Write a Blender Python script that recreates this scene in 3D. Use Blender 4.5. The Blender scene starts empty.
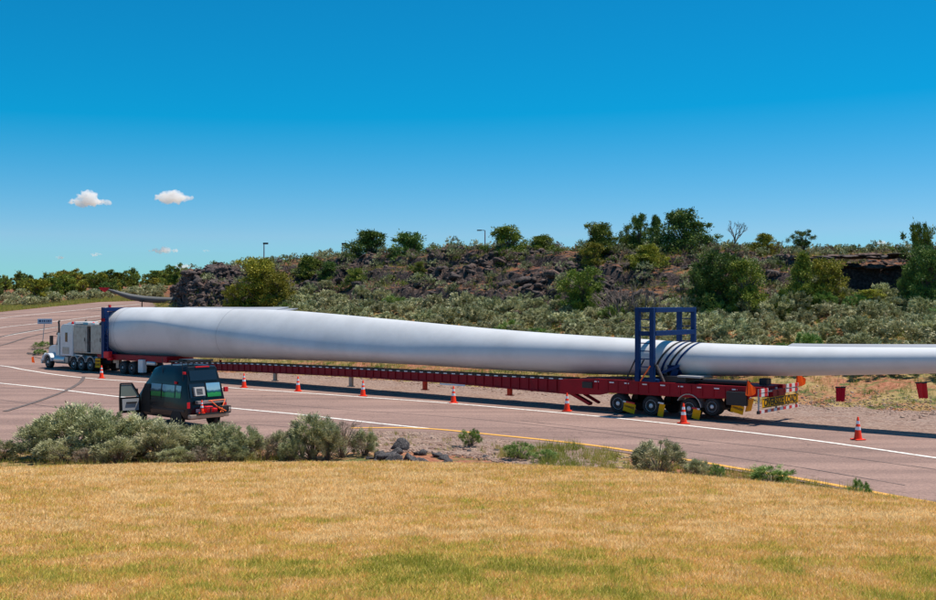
import bpy, math, random
import numpy as np
from mathutils import Vector, Matrix, Euler
R_ = math.radians
random.seed(7); rng = np.random.default_rng(11)
scene = bpy.context.scene
COL = scene.collection

# ------------------------------------------------------------------ camera, sky, sun, exposure
F = 1093.0; CZ = 5.6                                   # focal length in photo pixels, eye height
cam_d = bpy.data.cameras.new('camera'); cam = bpy.data.objects.new('camera', cam_d); COL.objects.link(cam)
cam.location = (0, 0, CZ); cam.rotation_euler = (R_(90), 0, 0)
cam_d.sensor_width = 36; cam_d.lens = 36 * F / 936; cam_d.clip_start = 0.2; cam_d.clip_end = 20000
scene.camera = cam

SUN = Vector((0.42, 0.16, 1.15)).normalized()          # towards the sun
SUN_EL = math.asin(SUN.z); SUN_AZ = math.atan2(SUN.x, SUN.y)
world = bpy.data.worlds.new('World'); scene.world = world; world.use_nodes = True
wn = world.node_tree; wn.nodes.clear()
sky = wn.nodes.new('ShaderNodeTexSky'); sky.sky_type = 'NISHITA'; sky.sun_disc = False
sky.sun_elevation = SUN_EL; sky.sun_rotation = SUN_AZ; sky.altitude = 1400; sky.air_density = 1.0; sky.dust_density = 0.25; sky.ozone_density = 2.6
hs = wn.nodes.new('ShaderNodeHueSaturation'); hs.inputs['Saturation'].default_value = 1.32; hs.inputs['Hue'].default_value = 0.487
bg = wn.nodes.new('ShaderNodeBackground'); bg.inputs['Strength'].default_value = 0.10
wo = wn.nodes.new('ShaderNodeOutputWorld')
sc_ = wn.nodes.new('ShaderNodeSeparateColor'); cc_ = wn.nodes.new('ShaderNodeCombineColor')
wn.links.new(sky.outputs[0], hs.inputs['Color']); wn.links.new(hs.outputs[0], sc_.inputs[0])
for i_, (a0, a1, b0, b1) in enumerate(((1.3, 4.0, .04, 2.3), (2.6, 6.3, 2.15, 4.8), (0., 10., 0.3, 9.4))):
    mr_ = wn.nodes.new('ShaderNodeMapRange'); mr_.clamp = i_ == 0
    for k_, v_ in zip(('From Min', 'From Max', 'To Min', 'To Max'), (a0, a1, b0, b1)): mr_.inputs[k_].default_value = v_
    wn.links.new(sc_.outputs[i_], mr_.inputs['Value']); wn.links.new(mr_.outputs[0], cc_.inputs[i_])
wn.links.new(cc_.outputs[0], bg.inputs[0]); wn.links.new(bg.outputs[0], wo.inputs[0])
sun_d = bpy.data.lights.new('sun', 'SUN'); sun_d.energy = 5.0; sun_d.angle = R_(0.53); sun_d.color = (1, 0.91, 0.80)
sun = bpy.data.objects.new('sun', sun_d); COL.objects.link(sun); sun.location = (30, 20, 80)
sun.rotation_euler = (-SUN).to_track_quat('-Z', 'Y').to_euler()
scene.view_settings.view_transform = 'Standard'; scene.view_settings.look = 'None'
scene.view_settings.exposure = 0.25; scene.view_settings.gamma = 1.0
scene.cycles.max_bounces = 6; scene.cycles.volume_bounces = 6; scene.cycles.transparent_max_bounces = 12

# ------------------------------------------------------------------ noise
def _h(ix, iy, s):
    n = (ix.astype(np.int64) * 374761393 + iy.astype(np.int64) * 668265263 + s * 974634777) & 0xffffffff
    n = ((n ^ (n >> 13)) * 1274126177) & 0xffffffff
    return ((n ^ (n >> 16)) & 0xffffff) / float(0xffffff)
def vnoise(x, y, s=0):
    ix = np.floor(x); iy = np.floor(y); fx = x - ix; fy = y - iy
    fx = fx * fx * (3 - 2 * fx); fy = fy * fy * (3 - 2 * fy)
    a = _h(ix, iy, s); b = _h(ix + 1, iy, s); c = _h(ix, iy + 1, s); d = _h(ix + 1, iy + 1, s)
    return (a + (b - a) * fx) * (1 - fy) + (c + (d - c) * fx) * fy
def fbm(x, y, s=0, o=4):
    t = np.zeros_like(x, float); a = .5
    for i in range(o):
        t += a * vnoise(x * 2 ** i, y * 2 ** i, s + i * 17); a *= .5
    return t
def blocks(x, y, s=0):
    """random height per irregular cell, tilted tops, dark cracks: broken lava"""
    x = np.asarray(x, float); y = np.asarray(y, float)
    ix = np.floor(x); iy = np.floor(y); d1 = np.full(x.shape, 9.); d2 = np.full(x.shape, 9.); hv = np.zeros(x.shape)
    for dx in (-1, 0, 1):
        for dy in (-1, 0, 1):
            cx = ix + dx; cy = iy + dy
            px = cx + _h(cx, cy, s + 1); py = cy + _h(cx, cy, s + 2)
            d = np.hypot(px - x, py - y); r = _h(cx, cy, s + 3)
            tilt = (x - px) * (_h(cx, cy, s + 4) - .5) + (y - py) * (_h(cx, cy, s + 5) - .5)
            m = d < d1
            d2 = np.where(m, d1, np.minimum(d2, d)); hv = np.where(m, r + 1.1 * tilt, hv); d1 = np.where(m, d, d1)
    return hv - .35 * np.clip(1 - (d2 - d1) / .12, 0, 1)

# ------------------------------------------------------------------ terrain function
#  photo column, then (distance, height) of: verge start A, foot B, crest C, back D, far E
TK = [(-420, (104, 0), (136, 3.2), (160, 3.9), (210, 6.0), (420, 9.5)),
      (0,   (97, 0), (143, 4.0), (168, 4.9), (215, 6.9), (420, 10.5)),
      (100, (93, 0), (150, 5.3), (170, 5.7), (215, 7.2), (420, 11.5)),
      (150, (89, 0), (152, 5.5), (172, 6.2), (215, 7.8), (420, 12)),
      (171, (87, 0), (140, 5.2), (160, 6.2), (200, 8.0), (420, 12)),
      (188, (86, 0), (118, 4.7), (126, 8.9), (165, 9.2), (420, 12)),
      (250, (83, 0), (113, 4.7), (124, 9.2), (165, 9.6), (420, 12)),
      (300, (81, 0), (112, 5.0), (126, 9.9), (165, 10.6), (420, 12)),
      (380, (76, 0), (103, 4.7), (119, 10.4), (150, 11.2), (420, 13)),
      (468, (70, 0), (94, 4.2), (109, 10.3), (140, 11), (420, 13)),
      (560, (66, 0), (88, 4.0), (102, 9.9), (140, 10.8), (420, 13)),
      (650, (62.5, 0), (84, 3.9), (98, 9.9), (135, 10.8), (420, 13)),
      (720, (60, 0), (81, 4.1), (95, 9.8), (130, 10.6), (420, 13)),
      (800, (57.5, 0), (80, 4.6), (93, 9.3), (130, 10.4), (420, 13)),
      (860, (56, 0), (80, 4.9), (92, 9.4), (130, 10.4), (420, 13)),
      (936, (53.5, 0), (77, 4.6), (90, 9.3), (130, 10.4), (420, 13)),
      (1340, (46, 0), (66, 4.0), (80, 8.8), (120, 10), (420, 13))]
_px = np.array([t[0] for t in TK], float)
_KY = [np.array([t[1 + i][0] for t in TK], float) for i in range(5)]
_KZ = [np.array([t[1 + i][1] for t in TK], float) for i in range(5)]
def knots(px):
    return [np.interp(px, _px, k) for k in _KY], [np.interp(px, _px, k) for k in _KZ]
def ss(a, b, x):
    t = np.clip((x - a) / (b - a), 0, 1); return t * t * (3 - 2 * t)
def cliffy(v, px):
    plain = v ** .9
    ledge = .50 * v + .20 * ss(.18, .32, v) + .16 * ss(.50, .60, v) + .14 * ss(.80, .88, v)
    cliff = .42 * v ** 1.1 + .50 * ss(.62, .70, v) + .08 * ss(.9, 1, v)
    outc = .25 * v + .5 * ss(0, .35, v) + .25 * ss(.6, .8, v)
    w = ss(815, 840, px) * (1 - ss(925, 960, px))
    wo_ = 1 - ss(200, 300, px)
    r = ledge * (1 - w) + cliff * w
    return r * (1 - wo_) + outc * wo_
def ground_z(X, Y):
    X = np.asarray(X, float); Y = np.asarray(Y, float)
    px = 468 + F * X / np.maximum(Y, .1)
    ky, kz = knots(px)
    vab = np.clip((Y - ky[0]) / (ky[1] - ky[0]), 0, 1)
    vbc = np.clip((Y - ky[1]) / (ky[2] - ky[1]), 0, 1)
    vcd = np.clip((Y - ky[2]) / (ky[3] - ky[2]), 0, 1)
    vde = np.clip((Y - ky[3]) / (ky[4] - ky[3]), 0, 1)
    isr = ss(168, 182, px)
    wv = vab ** (1.25 - .15 * isr)
    wv = np.where(px > 176, wv + .05 * isr * (1 - vab) * vab * 4 * (fbm(X * .25, Y * .25, 5) - .5) * 2, wv)
    z = kz[1] * wv
    bc = cliffy(vbc, px) * isr + vbc * (1 - isr)
    z = z + (kz[2] - kz[1]) * bc + (kz[3] - kz[2]) * vcd ** .8 + (kz[4] - kz[3]) * vde
    # broken lava relief on the ridge
    m = isr * ss(-.05, .10, (Y - ky[1]) / (ky[2] - ky[1])) * (1 - .55 * ss(0, .35, vcd))
    soft = .35 + .65 * ss(.42, .60, fbm(X * .11, Y * .16, 31, 3) + .12 * (px < 560) + .2 * (px < 240))
    z = z + m * soft * (.95 * (blocks(X / 2.3, Y / 1.7, 3) - .45) + .42 * (blocks(X / .8, Y / .6, 9) - .45) + .5 * (fbm(X * .5, Y * .5, 2) - .5))
    m2 = (1 - isr) * ss(2, 12, Y - ky[1])
    z = z + m2 * 1.1 * (fbm(X * .06, Y * .06, 8) - .45)
    return z
def gz(x, y): return float(ground_z(np.array([x]), np.array([y]))[0])
_Ys = np.concatenate([np.arange(20, 60, .05), np.arange(60, 260, .1)])
def hit(px, py):
    """first point of the ground seen at this spot of the photo: used once to survey the site"""
    a = (px - 468) / F
    z = ground_z(a * _Ys, _Ys); y = 300 - F * (z - CZ) / _Ys
    i = int(np.argmax(y <= py)); i = max(i, 1)
    t = (y[i - 1] - py) / max(1e-6, y[i - 1] - y[i]); Y = _Ys[i - 1] + t * (_Ys[i] - _Ys[i - 1])
    return Vector((a * Y, Y, gz(a * Y, Y)))
def at(px, Y): return Vector(((px - 468) / F * Y, Y, gz((px - 468) / F * Y, Y)))

# ------------------------------------------------------------------ materials
def mat(name, base=(.5, .5, .5), rough=.8, metal=0., spec=.5, noise=None, bump=None, coat=0.):
    m = bpy.data.materials.new(name); m.use_nodes = True; nt = m.node_tree
    p = nt.nodes['Principled BSDF']; p.inputs['Roughness'].default_value = rough; p.inputs['Metallic'].default_value = metal
    p.inputs['Base Color'].default_value = (*base, 1); p.inputs['Specular IOR Level'].default_value = spec
    p.inputs['Coat Weight'].default_value = coat
    tc = nt.nodes.new('ShaderNodeTexCoord')
    if noise:                                            # (scale, other colour, lo, hi)
        n = nt.nodes.new('ShaderNodeTexNoise'); n.inputs['Scale'].default_value = noise[0]; n.inputs['Detail'].default_value = 6
        n.inputs['Roughness'].default_value = .65
        nt.links.new(tc.outputs['Object'], n.inputs['Vector'])
        r = nt.nodes.new('ShaderNodeValToRGB'); r.color_ramp.elements[0].position = noise[2]; r.color_ramp.elements[1].position = noise[3]
        r.color_ramp.elements[0].color = (*base, 1); r.color_ramp.elements[1].color = (*noise[1], 1)
        nt.links.new(n.outputs[0], r.inputs[0]); nt.links.new(r.outputs[0], p.inputs['Base Color'])
    if bump:
        n2 = nt.nodes.new('ShaderNodeTexNoise'); n2.inputs['Scale'].default_value = bump[0]; n2.inputs['Detail'].default_value = 8
        nt.links.new(tc.outputs['Object'], n2.inputs['Vector'])
        b = nt.nodes.new('ShaderNodeBump'); b.inputs['Strength'].default_value = bump[1]; b.inputs['Distance'].default_value = bump[2]
        nt.links.new(n2.outputs[0], b.inputs['Height']); nt.links.new(b.outputs[0], p.inputs['Normal'])
    return m
def leafmat(name, c0, c1, c2, objvar=.25, trans=0.10, rough=.6, extra=None):
    """leaf colour varies per leaf (attribute 'tint') and per plant"""
    m = bpy.data.materials.new(name); m.use_nodes = True; nt = m.node_tree; p = nt.nodes['Principled BSDF']
    at_ = nt.nodes.new('ShaderNodeAttribute'); at_.attribute_name = 'tint'
    r = nt.nodes.new('ShaderNodeValToRGB'); e = r.color_ramp.elements
    e[0].color = (*c0, 1); e[1].color = (*c2, 1); x = e.new(.5 if not extra else .55); x.color = (*c1, 1)
    if extra: x = e.new(.28); x.color = (*extra, 1)
    oi = nt.nodes.new('ShaderNodeObjectInfo')
    mr = nt.nodes.new('ShaderNodeMapRange'); mr.inputs['To Min'].default_value = 1 - objvar; mr.inputs['To Max'].default_value = 1 + objvar
    nt.links.new(oi.outputs['Random'], mr.inputs['Value'])
    h = nt.nodes.new('ShaderNodeHueSaturation')
    mr2 = nt.nodes.new('ShaderNodeMapRange'); mr2.inputs['To Min'].default_value = .485; mr2.inputs['To Max'].default_value = .515
    ml = nt.nodes.new('ShaderNodeMath'); ml.operation = 'FRACT'; mm = nt.nodes.new('ShaderNodeMath'); mm.operation = 'MULTIPLY'; mm.inputs[1].default_value = 7.31
    nt.links.new(oi.outputs['Random'], mm.inputs[0]); nt.links.new(mm.outputs[0], ml.inputs[0]); nt.links.new(ml.outputs[0], mr2.inputs['Value'])
    nt.links.new(at_.outputs['Fac'], r.inputs[0]); nt.links.new(r.outputs[0], h.inputs['Color'])
    nt.links.new(mr.outputs[0], h.inputs['Value']); nt.links.new(mr2.outputs[0], h.inputs['Hue'])
    nt.links.new(h.outputs[0], p.inputs['Base Color']); p.inputs['Roughness'].default_value = rough
    p.inputs['Specular IOR Level'].default_value = .25
    if trans:
        tr = nt.nodes.new('ShaderNodeBsdfTranslucent'); mx = nt.nodes.new('ShaderNodeMixShader'); mx.inputs[0].default_value = trans
        nt.links.new(h.outputs[0], tr.inputs[0]); nt.links.new(p.outputs[0], mx.inputs[1]); nt.links.new(tr.outputs[0], mx.inputs[2])
        nt.links.new(mx.outputs[0], nt.nodes['Material Output'].inputs[0])
    return m
def N(nt, kind, **kw):
    n = nt.nodes.new(kind)
    for k, v in kw.items():
        if k in n.inputs: n.inputs[k].default_value = v
        else: setattr(n, k, v)
    return n
def ramp(nt, fac, stops):
    r = nt.nodes.new('ShaderNodeValToRGB'); e = r.color_ramp.elements
    e[0].position, e[0].color = stops[0][0], (*stops[0][1], 1); e[1].position, e[1].color = stops[-1][0], (*stops[-1][1], 1)
    for p_, c in stops[1:-1]:
        x = e.new(p_); x.color = (*c, 1)
    nt.links.new(fac, r.inputs[0]); return r.outputs[0]
def mixc(nt, fac, a, b, typ='MIX'):
    m = nt.nodes.new('ShaderNodeMix'); m.data_type = 'RGBA'; m.blend_type = typ
    if isinstance(fac, float): m.inputs[0].default_value = fac
    else: nt.links.new(fac, m.inputs[0])
    for i, v in ((6, a), (7, b)):
        if isinstance(v, tuple): m.inputs[i].default_value = (*v, 1)
        else: nt.links.new(v, m.inputs[i])
    return m.outputs[2]

def asphalt_mat():
    m = bpy.data.materials.new('worn chip seal asphalt'); m.use_nodes = True; nt = m.node_tree; p = nt.nodes['Principled BSDF']
    tc = N(nt, 'ShaderNodeTexCoord')
    n1 = N(nt, 'ShaderNodeTexNoise', Scale=.12, Detail=5.); nt.links.new(tc.outputs['Object'], n1.inputs['Vector'])
    c = ramp(nt, n1.outputs[0], [(.3, (.232, .147, .120)), (.7, (.295, .190, .156))])
    # long wear streaks along the driving direction
    mp = N(nt, 'ShaderNodeMapping'); mp.inputs['Rotation'].default_value = (0, 0, R_(38)); mp.inputs['Scale'].default_value = (.035, .75, 1)
    nt.links.new(tc.outputs['Object'], mp.inputs['Vector'])
    n2 = N(nt, 'ShaderNodeTexNoise', Scale=1., Detail=3.); nt.links.new(mp.outputs[0], n2.inputs['Vector'])
    c2 = ramp(nt, n2.outputs[0], [(.38, (.80, .79, .80)), (.62, (1.1, 1.1, 1.1))])
    c = mixc(nt, 1., c, c2, 'MULTIPLY')
    n3 = N(nt, 'ShaderNodeTexNoise', Scale=11., Detail=4., Roughness=.8); nt.links.new(tc.outputs['Object'], n3.inputs['Vector'])
    c3 = ramp(nt, n3.outputs[0], [(.32, (.66, .66, .67)), (.66, (1.26, 1.25, 1.23))])
    c = mixc(nt, 1., c, c3, 'MULTIPLY')
    v = N(nt, 'ShaderNodeTexVoronoi', feature='DISTANCE_TO_EDGE', Scale=.17); 
    nw = N(nt, 'ShaderNodeTexNoise', Scale=.7, Detail=4.); nt.links.new(tc.outputs['Object'], nw.inputs['Vector'])
    va = N(nt, 'ShaderNodeVectorMath', operation='MULTIPLY_ADD'); va.inputs[1].default_value = (3, 3, 0)
    nt.links.new(nw.outputs['Color'], va.inputs[0]); nt.links.new(tc.outputs['Object'], va.inputs[2]); nt.links.new(va.outputs[0], v.inputs['Vector'])
    ck = ramp(nt, v.outputs[0], [(0., (.55, .53, .52)), (.010, (1, 1, 1))])
    c = mixc(nt, .6, c, mixc(nt, 1., c, ck, 'MULTIPLY'))
    nt.links.new(c, p.inputs['Base Color']); p.inputs['Roughness'].default_value = .9
    b = N(nt, 'ShaderNodeBump', Strength=.5, Distance=.015); nt.links.new(n3.outputs[0], b.inputs['Height']); nt.links.new(b.outputs[0], p.inputs['Normal'])
    return m
def ground_mat(name, ridge=False):
    m = bpy.data.materials.new(name); m.use_nodes = True; nt = m.node_tree; p = nt.nodes['Principled BSDF']
    tc = N(nt, 'ShaderNodeTexCoord'); ob = tc.outputs['Object']
    n1 = N(nt, 'ShaderNodeTexNoise', Scale=.22, Detail=8., Roughness=.65); nt.links.new(ob, n1.inputs['Vector'])
    n2 = N(nt, 'ShaderNodeTexNoise', Scale=4.5, Detail=6., Roughness=.75); nt.links.new(ob, n2.inputs['Vector'])
    n3 = N(nt, 'ShaderNodeTexNoise', Scale=.9, Detail=6., Roughness=.7); nt.links.new(ob, n3.inputs['Vector'])
    soil = ramp(nt, n2.outputs[0], [(.3, (.16, .055, .03)), (.5, (.32, .125, .07)), (.7, (.48, .27, .16))])
    dry = ramp(nt, n2.outputs[0], [(.3, (.17, .12, .05)), (.55, (.36, .26, .11)), (.75, (.5, .38, .2))])
    grn = ramp(nt, n2.outputs[0], [(.3, (.04, .055, .015)), (.7, (.16, .19, .06))])
    k = ramp(nt, n1.outputs[0], [(.44, (0, 0, 0)), (.56, (1, 1, 1))])
    c = mixc(nt, k, soil, dry)
    k2 = ramp(nt, n3.outputs[0], [(.5, (0, 0, 0)), (.62, (1, 1, 1))])
    c = mixc(nt, k2, c, grn)
    if ridge:
        c = mixc(nt, .62, c, soil); c = mixc(nt, 1., c, (.70, .62, .60), 'MULTIPLY')
        lava = ramp(nt, n2.outputs[0], [(.3, (.014, .011, .011)), (.5, (.058, .043, .041)), (.72, (.17, .13, .12))])
        geo = N(nt, 'ShaderNodeNewGeometry'); sx = N(nt, 'ShaderNodeSeparateXYZ'); nt.links.new(geo.outputs['True Normal'], sx.inputs[0])
        ad = N(nt, 'ShaderNodeMath', operation='MULTIPLY_ADD'); ad.inputs[1].default_value = .9; 
        nt.links.new(n3.outputs[0], ad.inputs[0]); nt.links.new(sx.outputs[2], ad.inputs[2])
        k3 = ramp(nt, ad.outputs[0], [(0., (0, 0, 0)), (1., (1, 1, 1))])
        mr = N(nt, 'ShaderNodeMapRange'); mr.inputs['From Min'].default_value = 1.22; mr.inputs['From Max'].default_value = 1.40
        nt.links.new(ad.outputs[0], mr.inputs['Value'])
        c = mixc(nt, mr.outputs[0], lava, c)
    nt.links.new(c, p.inputs['Base Color']); p.inputs['Roughness'].default_value = .95; p.inputs['Specular IOR Level'].default_value = .2
    b = N(nt, 'ShaderNodeBump', Strength=.9, Distance=.12 if ridge else .06); nt.links.new(n2.outputs[0], b.inputs['Height']); nt.links.new(b.outputs[0], p.inputs['Normal'])
    return m
def gravel_mat():
    m = bpy.data.materials.new('pinkish gravel'); m.use_nodes = True; nt = m.node_tree; p = nt.nodes['Principled BSDF']
    tc = N(nt, 'ShaderNodeTexCoord'); ob = tc.outputs['Object']
    v = N(nt, 'ShaderNodeTexVoronoi', Scale=9.); nt.links.new(ob, v.inputs['Vector'])
    n = N(nt, 'ShaderNodeTexNoise', Scale=.8, Detail=6.); nt.links.new(ob, n.inputs['Vector'])
    c = ramp(nt, v.outputs['Color'], [(.1, (.10, .065, .05)), (.5, (.24, .16, .13)), (.9, (.42, .32, .26))])
    c = mixc(nt, .5, c, ramp(nt, n.outputs[0], [(.35, (.22, .125, .085)), (.65, (.26, .18, .145))]))
    nt.links.new(c, p.inputs['Base Color']); p.inputs['Roughness'].default_value = .95
    b = N(nt, 'ShaderNodeBump', Strength=.8, Distance=.05); nt.links.new(v.outputs['Distance'], b.inputs['Height']); nt.links.new(b.outputs[0], p.inputs['Normal'])
    return m
def rock_mat():
    m = bpy.data.materials.new('dark vesicular basalt'); m.use_nodes = True; nt = m.node_tree; p = nt.nodes['Principled BSDF']
    tc = N(nt, 'ShaderNodeTexCoord'); ob = tc.outputs['Object']; oi = N(nt, 'ShaderNodeObjectInfo')
    n = N(nt, 'ShaderNodeTexNoise', Scale=3.5, Detail=8., Roughness=.75); nt.links.new(ob, n.inputs['Vector'])
    c = ramp(nt, n.outputs[0], [(.32, (.009, .008, .008)), (.47, (.045, .036, .035)), (.66, (.17, .138, .130))])
    tint = ramp(nt, oi.outputs['Random'], [(0., (.7, .68, .72)), (.6, (1.05, .98, .95)), (1., (1.7, 1.3, 1.15))])
    c = mixc(nt, 1., c, tint, 'MULTIPLY')
    nt.links.new(c, p.inputs['Base Color']); p.inputs['Roughness'].default_value = .9
    b = N(nt, 'ShaderNodeBump', Strength=.9, Distance=.1); nt.links.new(n.outputs[0], b.inputs['Height']); nt.links.new(b.outputs[0], p.inputs['Normal'])
    return m
def striped_mat(name, a, b, scale, axis, thr=.5):
    """printed red and white tape: stripes run across one object axis"""
    m = bpy.data.materials.new(name); m.use_nodes = True; nt = m.node_tree; p = nt.nodes['Principled BSDF']
    tc = N(nt, 'ShaderNodeTexCoord'); sx = N(nt, 'ShaderNodeSeparateXYZ'); nt.links.new(tc.outputs['Object'], sx.inputs[0])
    mu = N(nt, 'ShaderNodeMath', operation='MULTIPLY'); mu.inputs[1].default_value = scale; nt.links.new(sx.outputs[axis], mu.inputs[0])
    fr = N(nt, 'ShaderNodeMath', operation='FRACT'); nt.links.new(mu.outputs[0], fr.inputs[0])
    g = N(nt, 'ShaderNodeMath', operation='GREATER_THAN'); g.inputs[1].default_value = thr; nt.links.new(fr.outputs[0], g.inputs[0])
    nt.links.new(mixc(nt, g.outputs[0], a, b), p.inputs['Base Color']); p.inputs['Roughness'].default_value = .4
    return m
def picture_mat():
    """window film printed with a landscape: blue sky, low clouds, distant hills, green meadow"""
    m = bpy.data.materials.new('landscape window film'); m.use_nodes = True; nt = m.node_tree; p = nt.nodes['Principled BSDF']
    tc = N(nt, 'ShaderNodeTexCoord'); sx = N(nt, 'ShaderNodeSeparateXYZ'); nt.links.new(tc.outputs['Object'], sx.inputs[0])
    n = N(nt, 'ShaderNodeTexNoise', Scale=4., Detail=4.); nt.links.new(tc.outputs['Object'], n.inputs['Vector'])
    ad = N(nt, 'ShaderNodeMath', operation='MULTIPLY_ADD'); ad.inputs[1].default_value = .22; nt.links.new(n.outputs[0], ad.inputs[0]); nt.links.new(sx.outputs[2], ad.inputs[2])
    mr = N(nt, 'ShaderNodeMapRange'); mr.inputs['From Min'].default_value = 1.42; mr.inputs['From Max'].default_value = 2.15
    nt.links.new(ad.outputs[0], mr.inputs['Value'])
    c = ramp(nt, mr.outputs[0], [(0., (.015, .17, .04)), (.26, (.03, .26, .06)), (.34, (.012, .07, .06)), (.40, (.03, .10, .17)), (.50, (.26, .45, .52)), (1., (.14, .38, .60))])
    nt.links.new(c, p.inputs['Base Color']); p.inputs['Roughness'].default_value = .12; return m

M = dict(
    asphalt=asphalt_mat(), ground=ground_mat('roadside soil and dry grass'), ridge=ground_mat('lava ridge ground', True), gravel=gravel_mat(), rock=rock_mat(),
    white_line=mat('worn white road paint', (.80, .77, .72), .7, noise=(5, (.42, .34, .30), .48, .68)),
    yellow_line=mat('worn yellow road paint', (.72, .36, .05), .7, noise=(6, (.42, .25, .10), .5, .75)),
    skid=mat('black tyre rubber mark', (.085, .068, .065), .9, noise=(3, (.17, .125, .11), .4, .7)),
    tar=mat('crack sealant', (.10, .075, .07), .7),
    blade=mat('white gelcoat', (.67, .68, .70), .38, noise=(.35, (.55, .555, .565), .42, .75), bump=(.5, .35, .05)),
    blade_edge=mat('grey blade edge tape', (.33, .34, .37), .5),
    blade_far=mat('shade darkened blade skin', (.085, .09, .095), .6),  # white blade seen in shade: the shade is put into the base colour
    blue=mat('blue painted steel', (.001, .026, .115), .5, spec=.2, noise=(2.5, (.006, .042, .13), .5, .75)),
    red=mat('dark red painted steel', (.30, .003, .014), .5, spec=.25, noise=(2, (.15, .005, .010), .5, .8)),
    redbright=mat('bright red plastic', (.72, .015, .025), .5),
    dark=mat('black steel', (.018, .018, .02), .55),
    rim=mat('pale painted rim', (.70, .71, .72), .45, .2), boulder=mat('blue black basalt', (.014, .014, .017), .8, noise=(7, (.17, .15, .15), .42, .72), bump=(6, .9, .05)),
    rubber=mat('tyre rubber', (.022, .021, .022), .85, noise=(8, (.06, .052, .048), .5, .8)),
    chrome=mat('polished aluminium', (.62, .64, .66), .35, .55),
    alu=mat('weathered aluminium panel', (.42, .40, .38), .45, .55, noise=(3, (.26, .22, .19), .45, .75)),
    truck=mat('white truck paint', (.58, .63, .68), .3, coat=.4, noise=(2, (.48, .52, .56), .5, .8)),
    glass=mat('dark tinted glass', (.012, .016, .02), .08, spec=.8),
    van=mat('black van paint', (.007, .0075, .009), .3, spec=.35, coat=.15, noise=(1.5, (.02, .019, .018), .55, .8)),
    vantop=mat('blue black fibreglass top', (.008, .013, .022), .35, spec=.3, coat=.15),
    greytrim=mat('light grey door trim', (.36, .38, .40), .7),
    whiteplas=mat('white plastic', (.75, .75, .75), .5),
    orange=mat('fluorescent orange vinyl', (.95, .045, .01), .55),
    flag=mat('fluorescent orange cloth', (.95, .13, .02), .8),
    flagred=mat('red cloth flag', (.52, .012, .035), .8),
    reflect=mat('white reflective sleeve', (.82, .84, .88), .35),
    yellow=mat('yellow sign vinyl', (.95, .43, .002), .6, spec=.2, noise=(5, (.68, .30, .004), .5, .8)),
    black=mat('matt black lettering', (.012, .012, .012), .7),
    bumper=mat('dusty chrome bumper', (.38, .30, .25), .4, .6),
    orangestrap=mat('orange ratchet strap', (.9, .16, .03), .7),
    doorglass=mat('greenish clear glass', (.20, .24, .22), .1), ventgrey=mat('grey plastic', (.42, .41, .40), .5),
    signblue=mat('pale blue sign sheeting', (.50, .60, .72), .4), signdark=mat('dark blue sign legend', (.03, .07, .17), .5),
    galv=mat('galvanised steel', (.36, .37, .38), .55, .2),
    stripes=striped_mat('red and white warning tape', (.70, .015, .03), (.80, .80, .80), 1.55, 1, .5),
    sidetape=striped_mat('red and white side tape', (.70, .015, .03), (.80, .80, .80), .9, 0, .5),
    picture=picture_mat(),
    bark=mat('grey brown bark', (.10, .072, .055), .9, noise=(9, (.19, .15, .125), .4, .7)),
    deadwood=mat('bleached dead wood', (.15, .115, .10), .9, noise=(9, (.26, .21, .19), .4, .7)),
    stem=mat('sagebrush stem', (.19, .14, .11), .9),
    sage=leafmat('sagebrush leaves', (.115, .13, .055), (.38, .39, .205), (.72, .69, .43), .16),
    sagegreen=leafmat('green rabbitbrush leaves', (.07, .15, .03), (.19, .30, .07), (.38, .46, .15), .15),
    sagedry=leafmat('dry brown brush', (.17, .115, .085), (.32, .24, .18), (.5, .42, .32), .2, .1),
    juniper=leafmat('juniper foliage', (.05, .095, .014), (.17, .22, .032), (.42, .43, .07), .28),
    juniperdark=leafmat('dark juniper foliage', (.03, .075, .018), (.105, .17, .035), (.27, .32, .065), .2),
    juniperyel=leafmat('yellow green juniper foliage', (.10, .11, .012), (.29, .28, .03), (.56, .50, .075), .15),
    grass=leafmat('mown field grass', (.34, .33, .045), (.78, .42, .14), (1.0, .73, .38), .0, .35, extra=(.72, .60, .14)),
    weed=leafmat('roadside weeds', (.08, .16, .015), (.32, .36, .06), (.72, .52, .20), .0, .3),
    pebble=mat('mixed gravel stones', (.22, .125, .09), .9, noise=(1.3, (.42, .30, .23), .4, .6)),
    grasssoil=mat('thatch and soil', (.20, .13, .035), .95, noise=(2.2, (.46, .27, .09), .35, .65), bump=(30, .6, .03)),
)

for k_ in ('flag', 'flagred', 'orange', 'redbright'):
    m = M[k_]; nt = m.node_tree; p = nt.nodes['Principled BSDF']; p.inputs['Specular IOR Level'].default_value = .3
    if k_ in ('flag', 'flagred'):
        tr_ = nt.nodes.new('ShaderNodeBsdfTranslucent'); tr_.inputs[0].default_value = p.inputs['Base Color'].default_value; mx = nt.nodes.new('ShaderNodeMixShader'); mx.inputs[0].default_value = .45
        nt.links.new(p.outputs[0], mx.inputs[1]); nt.links.new(tr_.outputs[0], mx.inputs[2]); nt.links.new(mx.outputs[0], nt.nodes['Material Output'].inputs[0])
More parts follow.
